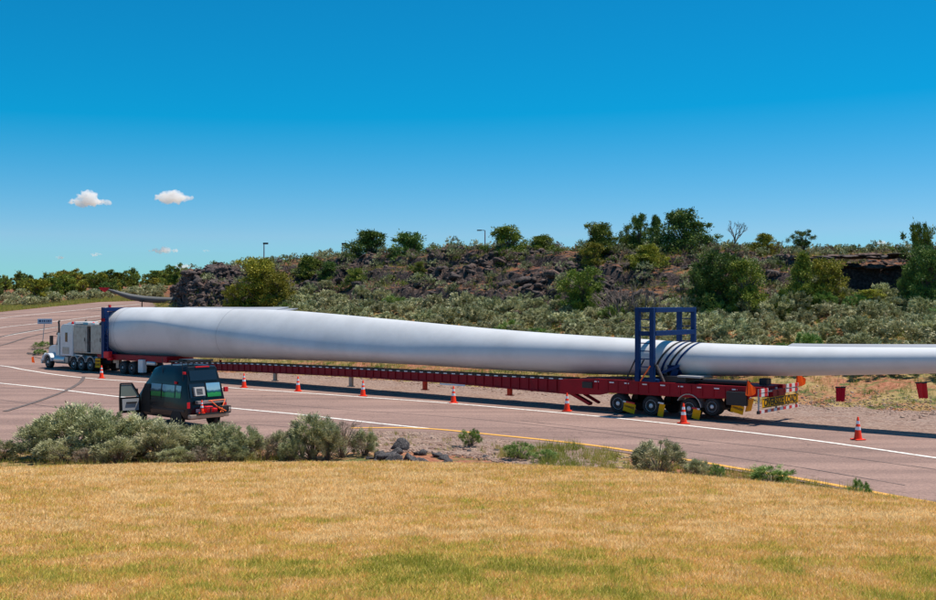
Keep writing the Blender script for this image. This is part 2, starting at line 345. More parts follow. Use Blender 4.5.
# ------------------------------------------------------------------ mesh building
class MB:
    def __init__(s): s.v = []; s.f = []; s.m = []
    def add(s, vs, fs, mi=0):
        o = len(s.v); s.v += [tuple(v) for v in vs]; s.f += [tuple(i + o for i in f) for f in fs]; s.m += [mi] * len(fs); return s
    def box(s, c, d, rot=None, mi=0):
        c = Vector(c); h = Vector(d) / 2
        vs = [Vector((x * h.x, y * h.y, z * h.z)) for x in (-1, 1) for y in (-1, 1) for z in (-1, 1)]
        if rot is not None: vs = [rot @ v for v in vs]
        return s.add([v + c for v in vs], [(0, 1, 3, 2), (4, 6, 7, 5), (0, 4, 5, 1), (2, 3, 7, 6), (0, 2, 6, 4), (1, 5, 7, 3)], mi)
    def bar(s, p0, p1, w, h=None, mi=0, up=Vector((0, 0, 1))):
        p0 = Vector(p0); p1 = Vector(p1); h = h or w; d = p1 - p0; L = d.length; d.normalize()
        if abs(d.dot(up)) > .98: up = Vector((0, 1, 0))
        y = up.cross(d).normalized(); z = d.cross(y)
        rot = Matrix((d, y, z)).transposed()
        return s.box((p0 + p1) / 2, (L, w, h), rot, mi)
    def tube(s, p0, p1, r0, r1=None, n=10, mi=0, cap=True):
        p0 = Vector(p0); p1 = Vector(p1); r1 = r0 if r1 is None else r1; d = (p1 - p0).normalized()
        a = d.orthogonal().normalized(); b = d.cross(a)
        vs = []
        for p, r in ((p0, r0), (p1, r1)):
            for i in range(n):
                t = 2 * math.pi * i / n; vs.append(p + (a * math.cos(t) + b * math.sin(t)) * r)
        fs = [(i, (i + 1) % n, n + (i + 1) % n, n + i) for i in range(n)]
        if cap: fs += [tuple(range(n))[::-1], tuple(range(n, 2 * n))]
        return s.add(vs, fs, mi)
    def path(s, pts, r, n=6, mi=0):
        for i in range(len(pts) - 1):
            r0 = r[i] if isinstance(r, (list, tuple)) else r; r1 = r[i + 1] if isinstance(r, (list, tuple)) else r
            s.tube(pts[i], pts[i + 1], r0, r1, n, mi)
        return s
    def lathe(s, prof, axis='z', c=(0, 0, 0), n=24, mi=0):
        c = Vector(c); vs = []
        for (r, h) in prof:
            for i in range(n):
                t = 2 * math.pi * i / n; x, y = r * math.cos(t), r * math.sin(t)
                vs.append(c + (Vector((x, y, h)) if axis == 'z' else Vector((x, h, y)) if axis == 'y' else Vector((h, x, y))))
        fs = [(j * n + i, j * n + (i + 1) % n, (j + 1) * n + (i + 1) % n, (j + 1) * n + i) for j in range(len(prof) - 1) for i in range(n)]
        fs += [tuple(range(n))[::-1], tuple(range((len(prof) - 1) * n, len(prof) * n))]
        return s.add(vs, fs, mi)
    def prism(s, poly, y0, y1, mi=0):
        """poly in the x,z plane, extruded along y"""
        n = len(poly); vs = [(p[0], y0, p[1]) for p in poly] + [(p[0], y1, p[1]) for p in poly]
        fs = [(i, (i + 1) % n, n + (i + 1) % n, n + i) for i in range(n)] + [tuple(range(n))[::-1], tuple(range(n, 2 * n))]
        return s.add(vs, fs, mi)
    def mesh(s, name, mats, smooth=False):
        me = bpy.data.meshes.new(name); me.from_pydata(s.v, [], s.f)
        for m in (mats if isinstance(mats, (list, tuple)) else [mats]): me.materials.append(m)
        if any(s.m): me.polygons.foreach_set('material_index', s.m)
        if smooth:
            me.polygons.foreach_set('use_smooth', [True] * len(me.polygons)); me.set_sharp_from_angle(angle=R_(38))
        me.update(); 
        import bmesh
        bm = bmesh.new(); bm.from_mesh(me); bmesh.ops.recalc_face_normals(bm, faces=bm.faces); bm.to_mesh(me); bm.free()
        return me
    def build(s, name, mats, parent=None, smooth=False, bevel=0, label=None):
        o = bpy.data.objects.new(name, s.mesh(name, mats, smooth)); COL.objects.link(o)
        if parent is not None: o.parent = parent
        if bevel:
            b = o.modifiers.new('bevel', 'BEVEL'); b.width = bevel; b.segments = 2; b.limit_method = 'ANGLE'; b.harden_normals = False
        if label: o['label'] = label
        return o
def tag(o, label=None, cat=None, group=None, kind=None):
    if label: o['label'] = label
    if cat: o['category'] = cat
    if group: o['group'] = group
    if kind: o['kind'] = kind
    return o
def empty(name, loc, rz=0., label=None, cat=None, group=None):
    o = bpy.data.objects.new(name, None); COL.objects.link(o); o.location = loc; o.rotation_euler = (0, 0, rz); o.empty_display_size = .3
    return tag(o, label, cat, group)
def link_mesh(name, me, parent=None, loc=None, rot=None, scale=None):
    o = bpy.data.objects.new(name, me); COL.objects.link(o)
    if parent is not None: o.parent = parent
    if loc is not None: o.location = loc
    if rot is not None: o.rotation_euler = rot
    if scale is not None: o.scale = scale
    return o
def copy_tree(o, parent=None):
    c = o.copy(); COL.objects.link(c)
    if parent is not None: c.parent = parent
    for ch in list(o.children): copy_tree(ch, c)
    return c
def np_mesh(name, V, Fc, mats, tint=None, smooth=False):
    """V (n,3), Fc (m,k) arrays"""
    me = bpy.data.meshes.new(name); V = np.ascontiguousarray(V, np.float32); Fc = np.ascontiguousarray(Fc, np.int32); k = Fc.shape[1]
    me.vertices.add(len(V)); me.vertices.foreach_set('co', V.ravel())
    me.loops.add(Fc.size); me.loops.foreach_set('vertex_index', Fc.ravel())
    me.polygons.add(len(Fc)); me.polygons.foreach_set('loop_start', np.arange(0, Fc.size, k, dtype=np.int32)); me.polygons.foreach_set('loop_total', np.full(len(Fc), k, np.int32))
    if smooth: me.polygons.foreach_set('use_smooth', np.ones(len(Fc), bool))
    for m in (mats if isinstance(mats, (list, tuple)) else [mats]): me.materials.append(m)
    me.update(calc_edges=True)
    if tint is not None:
        a = me.attributes.new('tint', 'FLOAT', 'FACE'); a.data.foreach_set('value', np.ascontiguousarray(tint, np.float32))
    return me
def grid_mesh(name, X, Y, Z, m, smooth=False):
    r, c = X.shape; V = np.stack([X.ravel(), Y.ravel(), Z.ravel()], 1)
    i = np.arange(r * c).reshape(r, c)
    Fc = np.stack([i[:-1, :-1].ravel(), i[:-1, 1:].ravel(), i[1:, 1:].ravel(), i[1:, :-1].ravel()], 1)
    return np_mesh(name, V, Fc, m, smooth=smooth)

# ------------------------------------------------------------------ THE GROUND
NC = 700
pc = np.concatenate([np.linspace(-900, -60, 50, endpoint=False), np.linspace(-60, 1000, NC - 100), np.linspace(1000, 1840, 51)[1:]])
def rows(ky, kz):
    out = []
    for i, n in ((0, 46), (1, 90), (2, 170), (3, 60), (4, 40)):
        lo = 1. if i == 0 else ky[i - 1]; hi = ky[i]
        t = np.linspace(0, 1, n, endpoint=False)[:, None]
        out.append(lo + (hi - lo) * t)
    return out
ky, kz = knots(pc)
seg = rows(ky, kz)
def sheet(name, Yrows, m, kind='structure', parent=None, dz=0):
    A = (pc - 468) / F; X = Yrows * A[None, :]; Z = ground_z(X, Yrows)
    inside = (Yrows < road_far(np.broadcast_to(pc, Yrows.shape)) - .3) & (Yrows > np.interp(pc, _nx, _ny)[None, :] + .5)
    Z = Z - .06 * inside + dz
    o = bpy.data.objects.new(name, grid_mesh(name, X, Yrows, Z, m, smooth=False)); COL.objects.link(o); o['kind'] = kind; return o
NEAR = [(-300, 462), (-50, 455), (60, 449), (150, 445), (250, 441), (330, 433.5), (364, 430.6), (428, 432), (600, 449.6), (743.6, 472.6), (908.7, 502.5), (1300, 600)]
_nx = np.array([p[0] for p in NEAR], float); _ny = np.array([F * CZ / (p[1] - 300) for p in NEAR], float)
_rfx = np.array([-900, -420, 0, 60, 100, 150, 170, 185, 200, 2000], float)
def near_line(px): return 60.2 / np.maximum(.25, 1 + .852 * (px - 468) / F)
def road_far(px):
    base = near_line(px) + 1.0
    left = np.interp(px, [-900, -420, 0, 100, 150, 165, 180, 200], [140, 138, 143, 150, 152, 130, 100, 84])
    return np.where(px < 200, np.maximum(left, np.minimum(base, 84)), base)
row0 = np.concatenate(seg[:2] + [ky[1][None, :] * np.ones((1, 1))]); row1 = np.concatenate(seg[2:] + [ky[4][None, :]])
# far plain to the horizon
pl = MB(); pl.add([(-9000, 380, 9.2), (9000, 380, 9.2), (9000, 9000, 10), (-9000, 9000, 10)], [(0, 1, 2, 3)]); o = pl.build('far_plain', M['ground']); o['kind'] = 'structure'

ground = sheet('ground', row0, M['ground'])
ridge = sheet('lava_ridge', row1, M['ridge'])

# ------------------------------------------------------------------ ROAD
def road_near(px): return np.interp(px, _nx, _ny)
rp = np.linspace(-300, 1650, 520); t = np.linspace(0, 1, 150)[:, None]
YR = road_near(rp)[None, :] * (1 - t) + road_far(rp)[None, :] * t
XR = YR * ((rp - 468) / F)[None, :]
road = bpy.data.objects.new('road', grid_mesh('road', XR, YR, ground_z(XR, YR) + .02, M['asphalt'], True)); COL.objects.link(road); road['kind'] = 'structure'
# gravel shoulder beyond the asphalt
rp2 = np.linspace(186, 1650, 400); t = np.linspace(0, 1, 30)[:, None]
far2 = knots(rp2)[0][0] + 1.2 * (fbm(rp2 * .05, rp2 * 0 + 3, 77) - .2)
YS = (road_far(rp2) - .25)[None, :] * (1 - t) + far2[None, :] * t; XS = YS * ((rp2 - 468) / F)[None, :]
ZS = ground_z(XS, YS) + .012 + .05 * (fbm(XS * 1.1, YS * 1.1, 66) - .4) * (t > .02)
o = bpy.data.objects.new('gravel_shoulder', grid_mesh('gravel_shoulder', XS, YS, ZS, M['gravel'], True)); COL.objects.link(o); o['kind'] = 'structure'

rp3 = np.linspace(250, 640, 160); t = np.linspace(0, 1, 24)[:, None]
YD = (road_near(rp3) - 7.5 + 1.2 * fbm(rp3 * .04, rp3 * 0, 71))[None, :] * (1 - t) + (road_near(rp3) + .15)[None, :] * t; XD = YD * ((rp3 - 468) / F)[None, :]
ed = np.minimum(t * 6, 1) * np.clip((1 - np.abs(rp3 - 445) / 195) * 4, 0, 1)[None, :]
o = bpy.data.objects.new('median_dirt', grid_mesh('median_dirt', XD, YD, ground_z(XD, YD) - .04 + ed * (.055 + .10 * (fbm(XD * 1.3, YD * 1.3, 67) - .4) * np.minimum((1 - t) * 5, 1)), M['gravel'], True)); COL.objects.link(o); o['kind'] = 'structure'
def stripe(name, pts, w, m, z=.032, step=.6, wob=0.):
    P = [hit(*p) for p in pts]
    # Catmull-Rom through surveyed points, laid on the ground
    Q = []
    for i in range(len(P) - 1):
        p0 = P[max(i - 1, 0)]; p1 = P[i]; p2 = P[i + 1]; p3 = P[min(i + 2, len(P) - 1)]
        n = max(2, int((p2 - p1).length / step))
        for k in range(n):
            u = k / n
            Q.append(.5 * ((2 * p1) + (p2 - p0) * u + (2 * p0 - 5 * p1 + 4 * p2 - p3) * u * u + (3 * p1 - p0 - 3 * p2 + p3) * u ** 3))
    Q.append(P[-1]); mb = MB(); vs = []; fs = []
    for i, q in enumerate(Q):
        d = Q[min(i + 1, len(Q) - 1)] - Q[max(i - 1, 0)]; s = Vector((-d.y, d.x, 0)).normalized() * w / 2 * (1 + wob * (random.random() - .5))
        for sg in (-1, 1):
            p = q + s * sg; vs.append((p.x, p.y, gz(p.x, p.y) + z))
    fs = [(2 * i, 2 * i + 1, 2 * i + 3, 2 * i + 2) for i in range(len(Q) - 1)]
    mb.add(vs, fs); o = mb.build(name, m); o['kind'] = 'structure'; return o
stripe('white_edge_line', [(-60, 361), (0, 366), (24, 370), (60, 375.5), (100, 379.5), (160, 383.5), (243, 389), (363, 397.5), (453, 404), (595, 416.5), (713, 429), (786, 437.5), (850, 446), (936, 458.5), (1010, 469), (1140, 490), (1330, 526)], .25, M['white_line'])
stripe('white_lane_line', [(-60, 378), (0, 383.5), (60, 390), (115, 396.7), (234, 408.8), (300, 415), (370, 423), (428, 429)], .25, M['white_line'])
stripe('yellow_edge_line', [(350, 428.6), (390, 428.3), (430, 429.4), (480, 434), (600, 447), (743.6, 470), (830, 485), (908.7, 499.7), (960, 509), (1100, 541), (1280, 590)], .30, M['yellow_line'], z=.036)
stripe('highway_line', [(-60, 350), (0, 337.5), (50, 328.5), (100, 321), (130, 316)], .22, M['white_line'])
stripe('highway_line', [(-60, 336), (0, 328), (40, 323.5), (100, 316)], .22, M['white_line'])
stripe('highway_edge_line', [(-60, 325), (0, 318.5), (50, 313), (100, 308), (140, 304.5)], .2, M['white_line'])
stripe('tyre_mark', [(5, 412), (40, 401), (66, 391), (80, 383), (84, 377)], .26, M['skid'], z=.045, wob=.3)
stripe('crack_sealant', [(240, 401), (330, 409), (470, 419), (600, 433), (700, 446)], .05, M['tar'], z=.030)
stripe('tyre_mark', [(-40, 352), (0, 346), (30, 337), (60, 331), (100, 326)], .35, M['skid'], z=.045, wob=.3)

for pts_ in ([(120, 408), (210, 421), (330, 430.5)], [(520, 421), (640, 434), (800, 452), (936, 470)], [(0, 400), (50, 407), (110, 417), (160, 430)], [(690, 452), (800, 468), (905, 486)]):
    stripe('crack_sealant', pts_, .05, M['tar'], z=.030, wob=.6)
stripe('tyre_mark', [(-30, 343), (20, 333), (70, 325), (110, 318)], .5, M['skid'], z=.043, wob=.3)
# ------------------------------------------------------------------ GRASS MOUND in the foreground
CRX = [-500, -100, 0, 120, 250, 400, 520, 600, 700, 780, 860, 936, 1300]; CRY = [472, 470, 468, 465, 463, 462, 465.5, 469, 477, 484, 494, 505, 560]
def crest_Y(px):
    y = np.interp(px, CRX, CRY); return 1.7 / ((y - 300) / F - .0907)
def mound_z(X, Y):
    px = 468 + F * X / np.maximum(Y, 1.); yc = crest_Y(px)
    z = 3.9 - .0907 * Y + .10 * (fbm(X * .22, Y * .22, 40) - .47) * (1 - ss(-5, 0, Y - yc)) 
    d = np.maximum(0, Y - yc); return np.maximum(-.15, z - .16 * d ** 1.35 + .03 * (fbm(X * 2.1, Y * .8, 41) - .5))
gp = np.linspace(-500, 1430, 300); A = (gp - 468) / F
t = np.linspace(0, 1, 170)[:, None] ** .9
YM = -4 + 0 * gp[None, :] + t * (crest_Y(gp)[None, :] + 8 + 4)
XM = A[None, :] * np.maximum(YM, 6) ; ZM = mound_z(XM, np.maximum(YM, -4))
o = bpy.data.objects.new('grass_mound', grid_mesh('grass_mound', XM, YM, ZM, M['grasssoil'], True)); COL.objects.link(o); o['kind'] = 'structure'

def blades(P, D, L, W, tint, curl=0.):
    """one triangle per leaf: P base (n,3), D direction, L length, W width"""
    n = len(P); side = np.cross(D, rng.normal(size=(n, 3))); side /= np.linalg.norm(side, axis=1)[:, None] + 1e-9
    V = np.empty((n, 3, 3)); V[:, 0] = P - side * W[:, None] / 2; V[:, 1] = P + side * W[:, None] / 2; V[:, 2] = P + D * L[:, None]
    return V.reshape(-1, 3), np.arange(3 * n).reshape(n, 3), tint
def unit(v): return v / (np.linalg.norm(v, axis=1)[:, None] + 1e-9)
n = 640000
u = rng.random(n); Y = (np.sqrt(8.4) + u * (np.sqrt(34) - np.sqrt(8.4))) ** 2; a = rng.uniform(-.47, .47, n); X = a * Y
keep = Y < crest_Y(468 + F * a) + 1.0; X = X[keep]; Y = Y[keep]; n = len(X)
P = np.stack([X, Y, mound_z(X, Y) - .005], 1)
D = rng.normal(size=(n, 3)) * np.array([.8, .8, 0]) + np.array([.2, 0, 1]); D = unit(D)
patch = fbm(X * .35, Y * .35, 50) ; fine = fbm(X * 1.6, Y * 1.6, 51); big = fbm(X * .12 + 3, Y * .16, 52)
green = ss(14.3, 10.6, Y + 2.0 * (big - .47) + 1.2 * (patch - .47))
fine2 = fbm(X * 5, Y * 5, 53, 2)
m_ = .69 - .37 * green - .65 * (patch - .47) - 1.1 * (fine - .47) - 1.0 * (fine2 - .38)
tint = np.clip(m_ + rng.normal(size=n) * .20, 0, 1)
L = rng.uniform(.035, .085, n) * (1 + .6 * (fine - .47)) * (1 + .25 * (Y > 18)); W = (.0035 + .0006 * Y) * rng.uniform(.7, 1.3, n)
V, Fc, tt = blades(P, D, L, W, tint)
o = link_mesh('grass', np_mesh('grass', V, Fc, M['grass'], tt)); tag(o, 'dry straw and green field grass covering the foreground mound', 'grass', kind='stuff')

# ------------------------------------------------------------------ PLANT MESHES (unit size: 1 wide, 1 high)
def stems_mb(tips, r=.012, mb=None):
    mb = mb or MB()
    for p in tips:
        m1 = Vector((p[0] * .35 + random.gauss(0, .02), p[1] * .35 + random.gauss(0, .02), p[2] * .45))
        mb.path([Vector((p[0] * .06, p[1] * .06, -.03)), m1, Vector(p)], [r, r * .7, r * .3], 4)
    return mb
def bush_np(seed, lobes=26, per=260, leaf=.05, lw=.011, tall=1., airy=0.):
    g = np.random.default_rng(seed); k = np.arange(lobes)
    rr = np.sqrt(g.random(lobes)) * .43; th = g.random(lobes) * 6.283
    h = (.30 + .52 * np.sqrt(np.clip(1 - (rr / .47) ** 2, 0, 1))) * g.uniform(.72, 1.08, lobes)
    h = np.where(g.random(lobes) < .42, h * g.uniform(.30, .85, lobes), h)
    C = np.stack([rr * np.cos(th), rr * np.sin(th), h], 1)
    sz = g.uniform(.026, .052, lobes)
    n = lobes * per; c = np.repeat(C, per, 0); s_ = np.repeat(sz, per)[:, None]
    off = g.normal(size=(n, 3)) * s_ * np.array([.75, .75, 1.05]); P = c + off; P[:, 2] = np.maximum(P[:, 2], .01)
    out = c * np.array([1.1, 1.1, .2]); D = unit(off * 2.2 + out + np.array([0, 0, .55]) * (1 + 0 * s_) * .35 + g.normal(size=(n, 3)) * .10 * (1 + airy))
    L = leaf * g.uniform(.6, 1.3, n); W = lw * g.uniform(.7, 1.3, n)
    lt = np.repeat(g.uniform(-.30, .32, lobes), per); tint = np.clip(.5 + lt + g.normal(size=n) * .22, 0, 1)
    V, Fc, tt = blades(P, D, L, W, tint); return V, Fc, tt, C
BUSH = {}
def get_bush(kind, var):
    key = (kind, var)
    if key not in BUSH:
        par = dict(sage=(95, 135, .046, .014), far=(58, 62, .070, .030), green=(60, 110, .055, .013), dry=(70, 50, .06, .008), farlow=(12, 36, .13, .055), yel=(60, 60, .070, .026))[kind]
        V, Fc, tt, C = bush_np(100 + var * 7 + len(kind), *par)
        m = dict(sage='sage', far='sage', green='sagegreen', dry='sagedry', farlow='sage', yel='sagegreen')[kind]
        me = np_mesh(kind + '_foliage', V, Fc, M[m], tt); random.seed(var)
        st = stems_mb([tuple(c) for c in C[:40]], .012 if kind != 'dry' else .010).mesh(kind + '_stems', M['stem'])
        BUSH[key] = (me, st)
    return BUSH[key]
def bush(kind, var, p, w, h, label, group=None, parts=True, name='sagebrush', cat='shrub', rz=None):
    fo, st = get_bush(kind, var)
    rz = random.uniform(0, 6.28) if rz is None else rz
    if parts:
        e = empty(name, p, rz, label, cat, group); e.scale = (w, w * random.uniform(.85, 1.1), h)
        link_mesh('foliage', fo, e); link_mesh('stems', st, e)
    else:
        e = link_mesh(name, fo, None, p, (0, 0, rz), (w, w * random.uniform(.85, 1.1), h)); tag(e, label, cat, group)
    return e

def envelope(kind, h):
    if kind == 'dome': return .5 * math.sqrt(max(0, 1 - ((h - .36) / .66) ** 2)) * (.86 + .2 * math.sin(h * 11 + 2))
    if kind == 'open': return .5 * math.sqrt(max(0, 1 - ((h - .60) / .44) ** 2)) * (.8 + .3 * math.sin(h * 13 + 1))
    if kind == 'cone': return .5 * (1 - h) ** .7 * (min(1, (h + .02) / .16)) ** .5
    if kind == 'sparse': return .5 * math.sqrt(max(0, 1 - ((h - .66) / .36) ** 2)) if h > .32 else 0
    return .5 * math.sqrt(max(0, 1 - ((h - .50) / .53) ** 2)) * (.88 + .12 * math.sin(h * 9))
def tree_mesh(kind, seed, lobes, per, leaf, lw):
    g = np.random.default_rng(seed); random.seed(seed); C = []
    while len(C) < lobes:
        h = g.uniform({'sparse': .36, 'open': .2}.get(kind, .05), .97); r = envelope(kind, h)
        if r <= 0: continue
        q = r * (g.random() ** .38) * (.8 + .35 * math.sin(3 * len(C) + seed)); th = g.random() * 6.283
        C.append((q * math.cos(th), q * math.sin(th), h))
    C = np.array(C); n = lobes * per
    c = np.repeat(C, per, 0); s_ = np.repeat(g.uniform(.022, .044, lobes) * (1.0 if kind != 'sparse' else .95), per)[:, None]
    off = g.normal(size=(n, 3)) * s_ * np.array([1.15, 1.15, .85]); P = c + off
    P[:, 2] += .0
    D = unit(off * 14 + c * np.array([.6, .6, 0]) + np.array([0, 0, .5]) + g.normal(size=(n, 3)) * .5)
    L = leaf * g.uniform(.6, 1.3, n); W = lw * g.uniform(.7, 1.3, n)
    lt = np.repeat(g.uniform(-.22, .22, lobes), per); tint = np.clip(.45 + lt + g.normal(size=n) * .2, 0, 1)
    V, Fc, tt = blades(P, D, L, W, tint)
    mb = MB(); tr = .030 if kind != 'sparse' else .022
    bend = Vector((random.gauss(0, .03), random.gauss(0, .03), 0))
    top = Vector((0, 0, .85)) + bend * 2
    mb.path([Vector((0, 0, -.04)), Vector((0, 0, .3)) + bend, Vector((0, 0, .6)) + bend * 1.6, top], [tr * 1.25, tr, tr * .6, tr * .2], 7)
    for cc in C[::2]:
        c3 = Vector(cc); b = Vector((0, 0, max(.05, c3.z * .55))) + bend * min(1, c3.z)
        m_ = (b + c3) / 2 + Vector((random.gauss(0, .015), random.gauss(0, .015), random.gauss(0, .015)))
        mb.path([b, m_, c3], [tr * .42, tr * .28, tr * .1], 4)
    return V, Fc, tt, mb
TREES = {}
def tree(kind, matn, var, p, w, h, label, group=None, name='juniper_tree', lobes=130, per=120, leaf=.036, lw=.020, parts=True, cat='tree'):
    key = (kind, matn, var, lobes)
    if key not in TREES:
        V, Fc, tt, mb = tree_mesh(kind, 900 + var * 13, lobes, per, leaf, lw)
        TREES[key] = (np_mesh('crown', V, Fc, M[matn], tt), mb.mesh('trunk', M['bark'], True))
    cr, tk = TREES[key]
    rz = random.uniform(0, 6.28)
    e = empty(name, p, rz, label, cat, group); e.scale = (w, w, h)
    link_mesh('crown', cr, e); link_mesh('trunk', tk, e); return e
def dead_mb(seed, spread=.5, levels=5, r0=.03, up=.75):
    random.seed(seed); mb = MB()
    def grow(p, d, L, r, lv):
        q = p + d * L; mid = p + d * L * .5 + Vector((random.gauss(0, .06), random.gauss(0, .06), random.gauss(0, .03))) * L
        mb.path([p, mid, q], [r, r * .8, r * .62], 5 if lv > 2 else 3)
        if lv == 0: return
        for k in range(random.choice((2, 3, 3))):
            nd = (d + Vector((random.gauss(0, spread), random.gauss(0, spread), random.gauss(up * .25, .3)))).normalized()
            grow(q if k else mid + (q - mid) * random.random(), nd, L * random.uniform(.6, .82), r * .58, lv - 1)
    return mb, grow

# ------------------------------------------------------------------ ROCKS
def ico(sub):
    import bmesh
    bm = bmesh.new(); bmesh.ops.create_icosphere(bm, subdivisions=sub, radius=1)
    V = np.array([v.co[:] for v in bm.verts]); Fc = np.array([[v.index for v in f.verts] for f in bm.faces]); bm.free(); return V, Fc
ICO2 = ico(3); ICO1 = ico(2); ICO0 = ico(1)
def rock_np(seed, base=ICO1, flat=.7, rough=.42):
    g = np.random.default_rng(seed); V, Fc = base; n_ = unit(g.normal(size=(9, 3))); d = g.uniform(.5, .95, 9)
    dot = V @ n_.T; r = np.min(np.where(dot > .15, d[None, :] / np.maximum(dot, .15), 3.), axis=1); r = np.minimum(r, 1.25)
    q = V * 3.1 + seed
    r = r * (1 + rough * (fbm(q[:, 0] + q[:, 2] * .7, q[:, 1] - q[:, 2] * .7, seed, 3) - .45) + .10 * (g.random(len(V)) - .5))
    return V * r[:, None] * np.array([1, g.uniform(.7, 1), flat * g.uniform(.7, 1.2)]), Fc
BOULDERS = [np_mesh('basalt_rock', *rock_np(40 + i, ICO2, .8, .16), M['boulder']) for i in range(5)]
ROCKS = [np_mesh('rock', *rock_np(i, ICO2 if i < 4 else ICO1), M['rock']) for i in range(10)]
def rock(p, s, parent=None, name='rock', big=False, sz=None):
    tl = .5 if sz is None else .08
    o = link_mesh(name, ROCKS[random.randrange(4) if big else random.randrange(4, 10)], parent, p, (random.uniform(-tl, tl), random.uniform(-tl, tl), random.uniform(0, 6.28)))
    o.scale = sz or (s * random.uniform(.8, 1.3), s * random.uniform(.8, 1.2), s * random.uniform(.6, 1.1)); return o
random.seed(21)
cnt = 0
while cnt < 275:
    if cnt < 70:
        px = random.uniform(172, 245); v = random.uniform(-.15, 1.0); s = random.uniform(.35, .85)
    else:
        px = random.uniform(240, 960); v = random.uniform(-.05, 1.05); s = random.uniform(.25, .75) ** 1.1
        if 812 < px < 930 and v > .42: continue
    ky_, kz_ = knots(px); Yp = ky_[1] + (ky_[2] - ky_[1]) * v; p = at(px, Yp)
    soft = float(fbm(np.array([p.x * .11]), np.array([p.y * .16]), 31, 3)[0])
    if cnt >= 70 and soft < .47 and random.random() < .7: continue
    p.z += s * .05; rock(p, s, ridge); cnt += 1
for i in range(14):                                      # thick basalt ledges capping the cliff on the right
    px = 820 + i * 7.6; ky_, kz_ = knots(px); vv = .655 + random.uniform(-.02, .02); p = at(px, ky_[1] + (ky_[2] - ky_[1]) * vv)
    p.z = kz_[1] + (kz_[2] - kz_[1]) * random.uniform(.86, .93) + .15; rock(p, 1, ridge, sz=(random.uniform(.8, 1.5), 1.0, random.uniform(.12, .24)))
    if i % 2: p2 = p.copy(); p2.z -= random.uniform(.5, .8); rock(p2, 1, ridge, sz=(random.uniform(.7, 1.2), .9, random.uniform(.12, .25)))
# thousands of smaller lava fragments: one mass of rubble
def scatter_rocks(name, pts, sizes, m, label=None):
    V0, F0 = rock_np(5, ICO0); vs = []; fs = []; k = 0
    sets = [rock_np(60 + i, ICO0)[0] for i in range(6)]
    n = len(pts); which = rng.integers(0, 6, n); ang = rng.random(n) * 6.283
    base = np.stack(sets)[which]; ca, sa = np.cos(ang)[:, None], np.sin(ang)[:, None]
    x = base[:, :, 0] * ca - base[:, :, 1] * sa; y = base[:, :, 0] * sa + base[:, :, 1] * ca
    B = np.stack([x, y, base[:, :, 2]], 2) * sizes[:, None, None] + pts[:, None, :]
    Fa = (F0[None] + (np.arange(n) * len(V0))[:, None, None]).reshape(-1, 3)
    o = link_mesh(name, np_mesh(name, B.reshape(-1, 3), Fa, m)); o['kind'] = 'stuff'
    if label: o['label'] = label; o['category'] = 'rocks'
    return o
n = 5200; px = rng.uniform(172, 1000, n); px[:900] = rng.uniform(172, 250, 900); v = rng.uniform(-.12, 1.1, n); ky_, _ = knots(px)
Yp = ky_[1] + (ky_[2] - ky_[1]) * v; Xp = Yp * (px - 468) / F
sf = fbm(Xp * .11, Yp * .16, 31, 3); k = (sf > .46) | (rng.random(n) < .3) | (px < 250); Xp = Xp[k]; Yp = Yp[k]
scatter_rocks('lava_rubble', np.stack([Xp, Yp, ground_z(Xp, Yp)], 1), rng.uniform(.12, .42, len(Xp)), M['rock'], 'broken dark lava rubble covering the ridge slope')
# pebbles of the verge and the median
n = 5200; px = rng.uniform(200, 960, n); ky_, _ = knots(px); Yp = ky_[0] + rng.normal(size=n) * 1.6 + .6; Xp = Yp * (px - 468) / F
m_n = 3400; pxm = np.where(rng.random(m_n) < .6, rng.uniform(370, 520, m_n), rng.uniform(300, 960, m_n)); Ym = road_near(pxm) - rng.uniform(.25, 6.5, m_n); Xm = Ym * (pxm - 468) / F
Xp = np.concatenate([Xp, Xm]); Yp = np.concatenate([Yp, Ym])
scatter_rocks('verge_stones', np.stack([Xp, Yp, ground_z(Xp, Yp) + .01], 1), rng.uniform(.025, .085, len(Xp)) * np.where(rng.random(len(Xp)) < .04, 2, 1), M['pebble'], 'loose stones along the road verge and in the median')

# ------------------------------------------------------------------ MEDIAN: dirt, rocks and shrubs behind the grass
random.seed(4)
MR = [(386, 460, .62, .42), (401, 450, .50, .52), (411, 461, .52, .40), (396, 462, .42, .38), (422, 462, .42, .24), (437, 457, .34, .26), (446, 463, .36, .18), (377, 463, .34, .2), (470, 452, .24, .14), (486, 457, .28, .13), (497, 451, .22, .12), (455, 448, .2, .12), (370, 459, .26, .15), (430, 449, .18, .1)]
MRL = ['flat dark basalt block at the left of the median rock pile', 'tallest dark basalt boulder in the median pile', 'broad dark boulder low in the front of the median pile', 'small dark rock against the left foot of the tallest median boulder',
       'low dark slab just right of the median rock pile', 'rounded dark stone beyond the right end of the median rock pile', 'thin dark slab at the grass edge right of the rock pile', 'low dark stone by the sagebrush left of the rock pile',
       'small dark stone near the green shrub in the median gravel', 'flat dark stone right of the green median shrub', 'little dark stone beside the base of the green median shrub', 'small dark stone in the gravel nearest the yellow line', 'small dark stone between sagebrush and rock pile', 'smallest dark stone in the gravel behind the rock pile']
for i, (px, py, w, h) in enumerate(MR):
    p = hit(px, py); p.z += h * .15; o = rock(p, 1, None, 'basalt_rock', i < 6, (w * .74, w * .6, h * .72)); o.data = BOULDERS[i % 5]; tag(o, MRL[i], 'rock')
for i in range(16):
    px = random.uniform(374, 448); p = hit(px, random.uniform(453, 463)); q = random.uniform(.16, .34); p.z += .03
    o = rock(p, 1, None, 'basalt_rock', False, (q, q * .8, q * random.uniform(.5, .9))); o.data = BOULDERS[i % 5]; tag(o, 'small dark basalt rock among the larger ones of the median rock pile', 'rock', 'small rocks of the median pile')
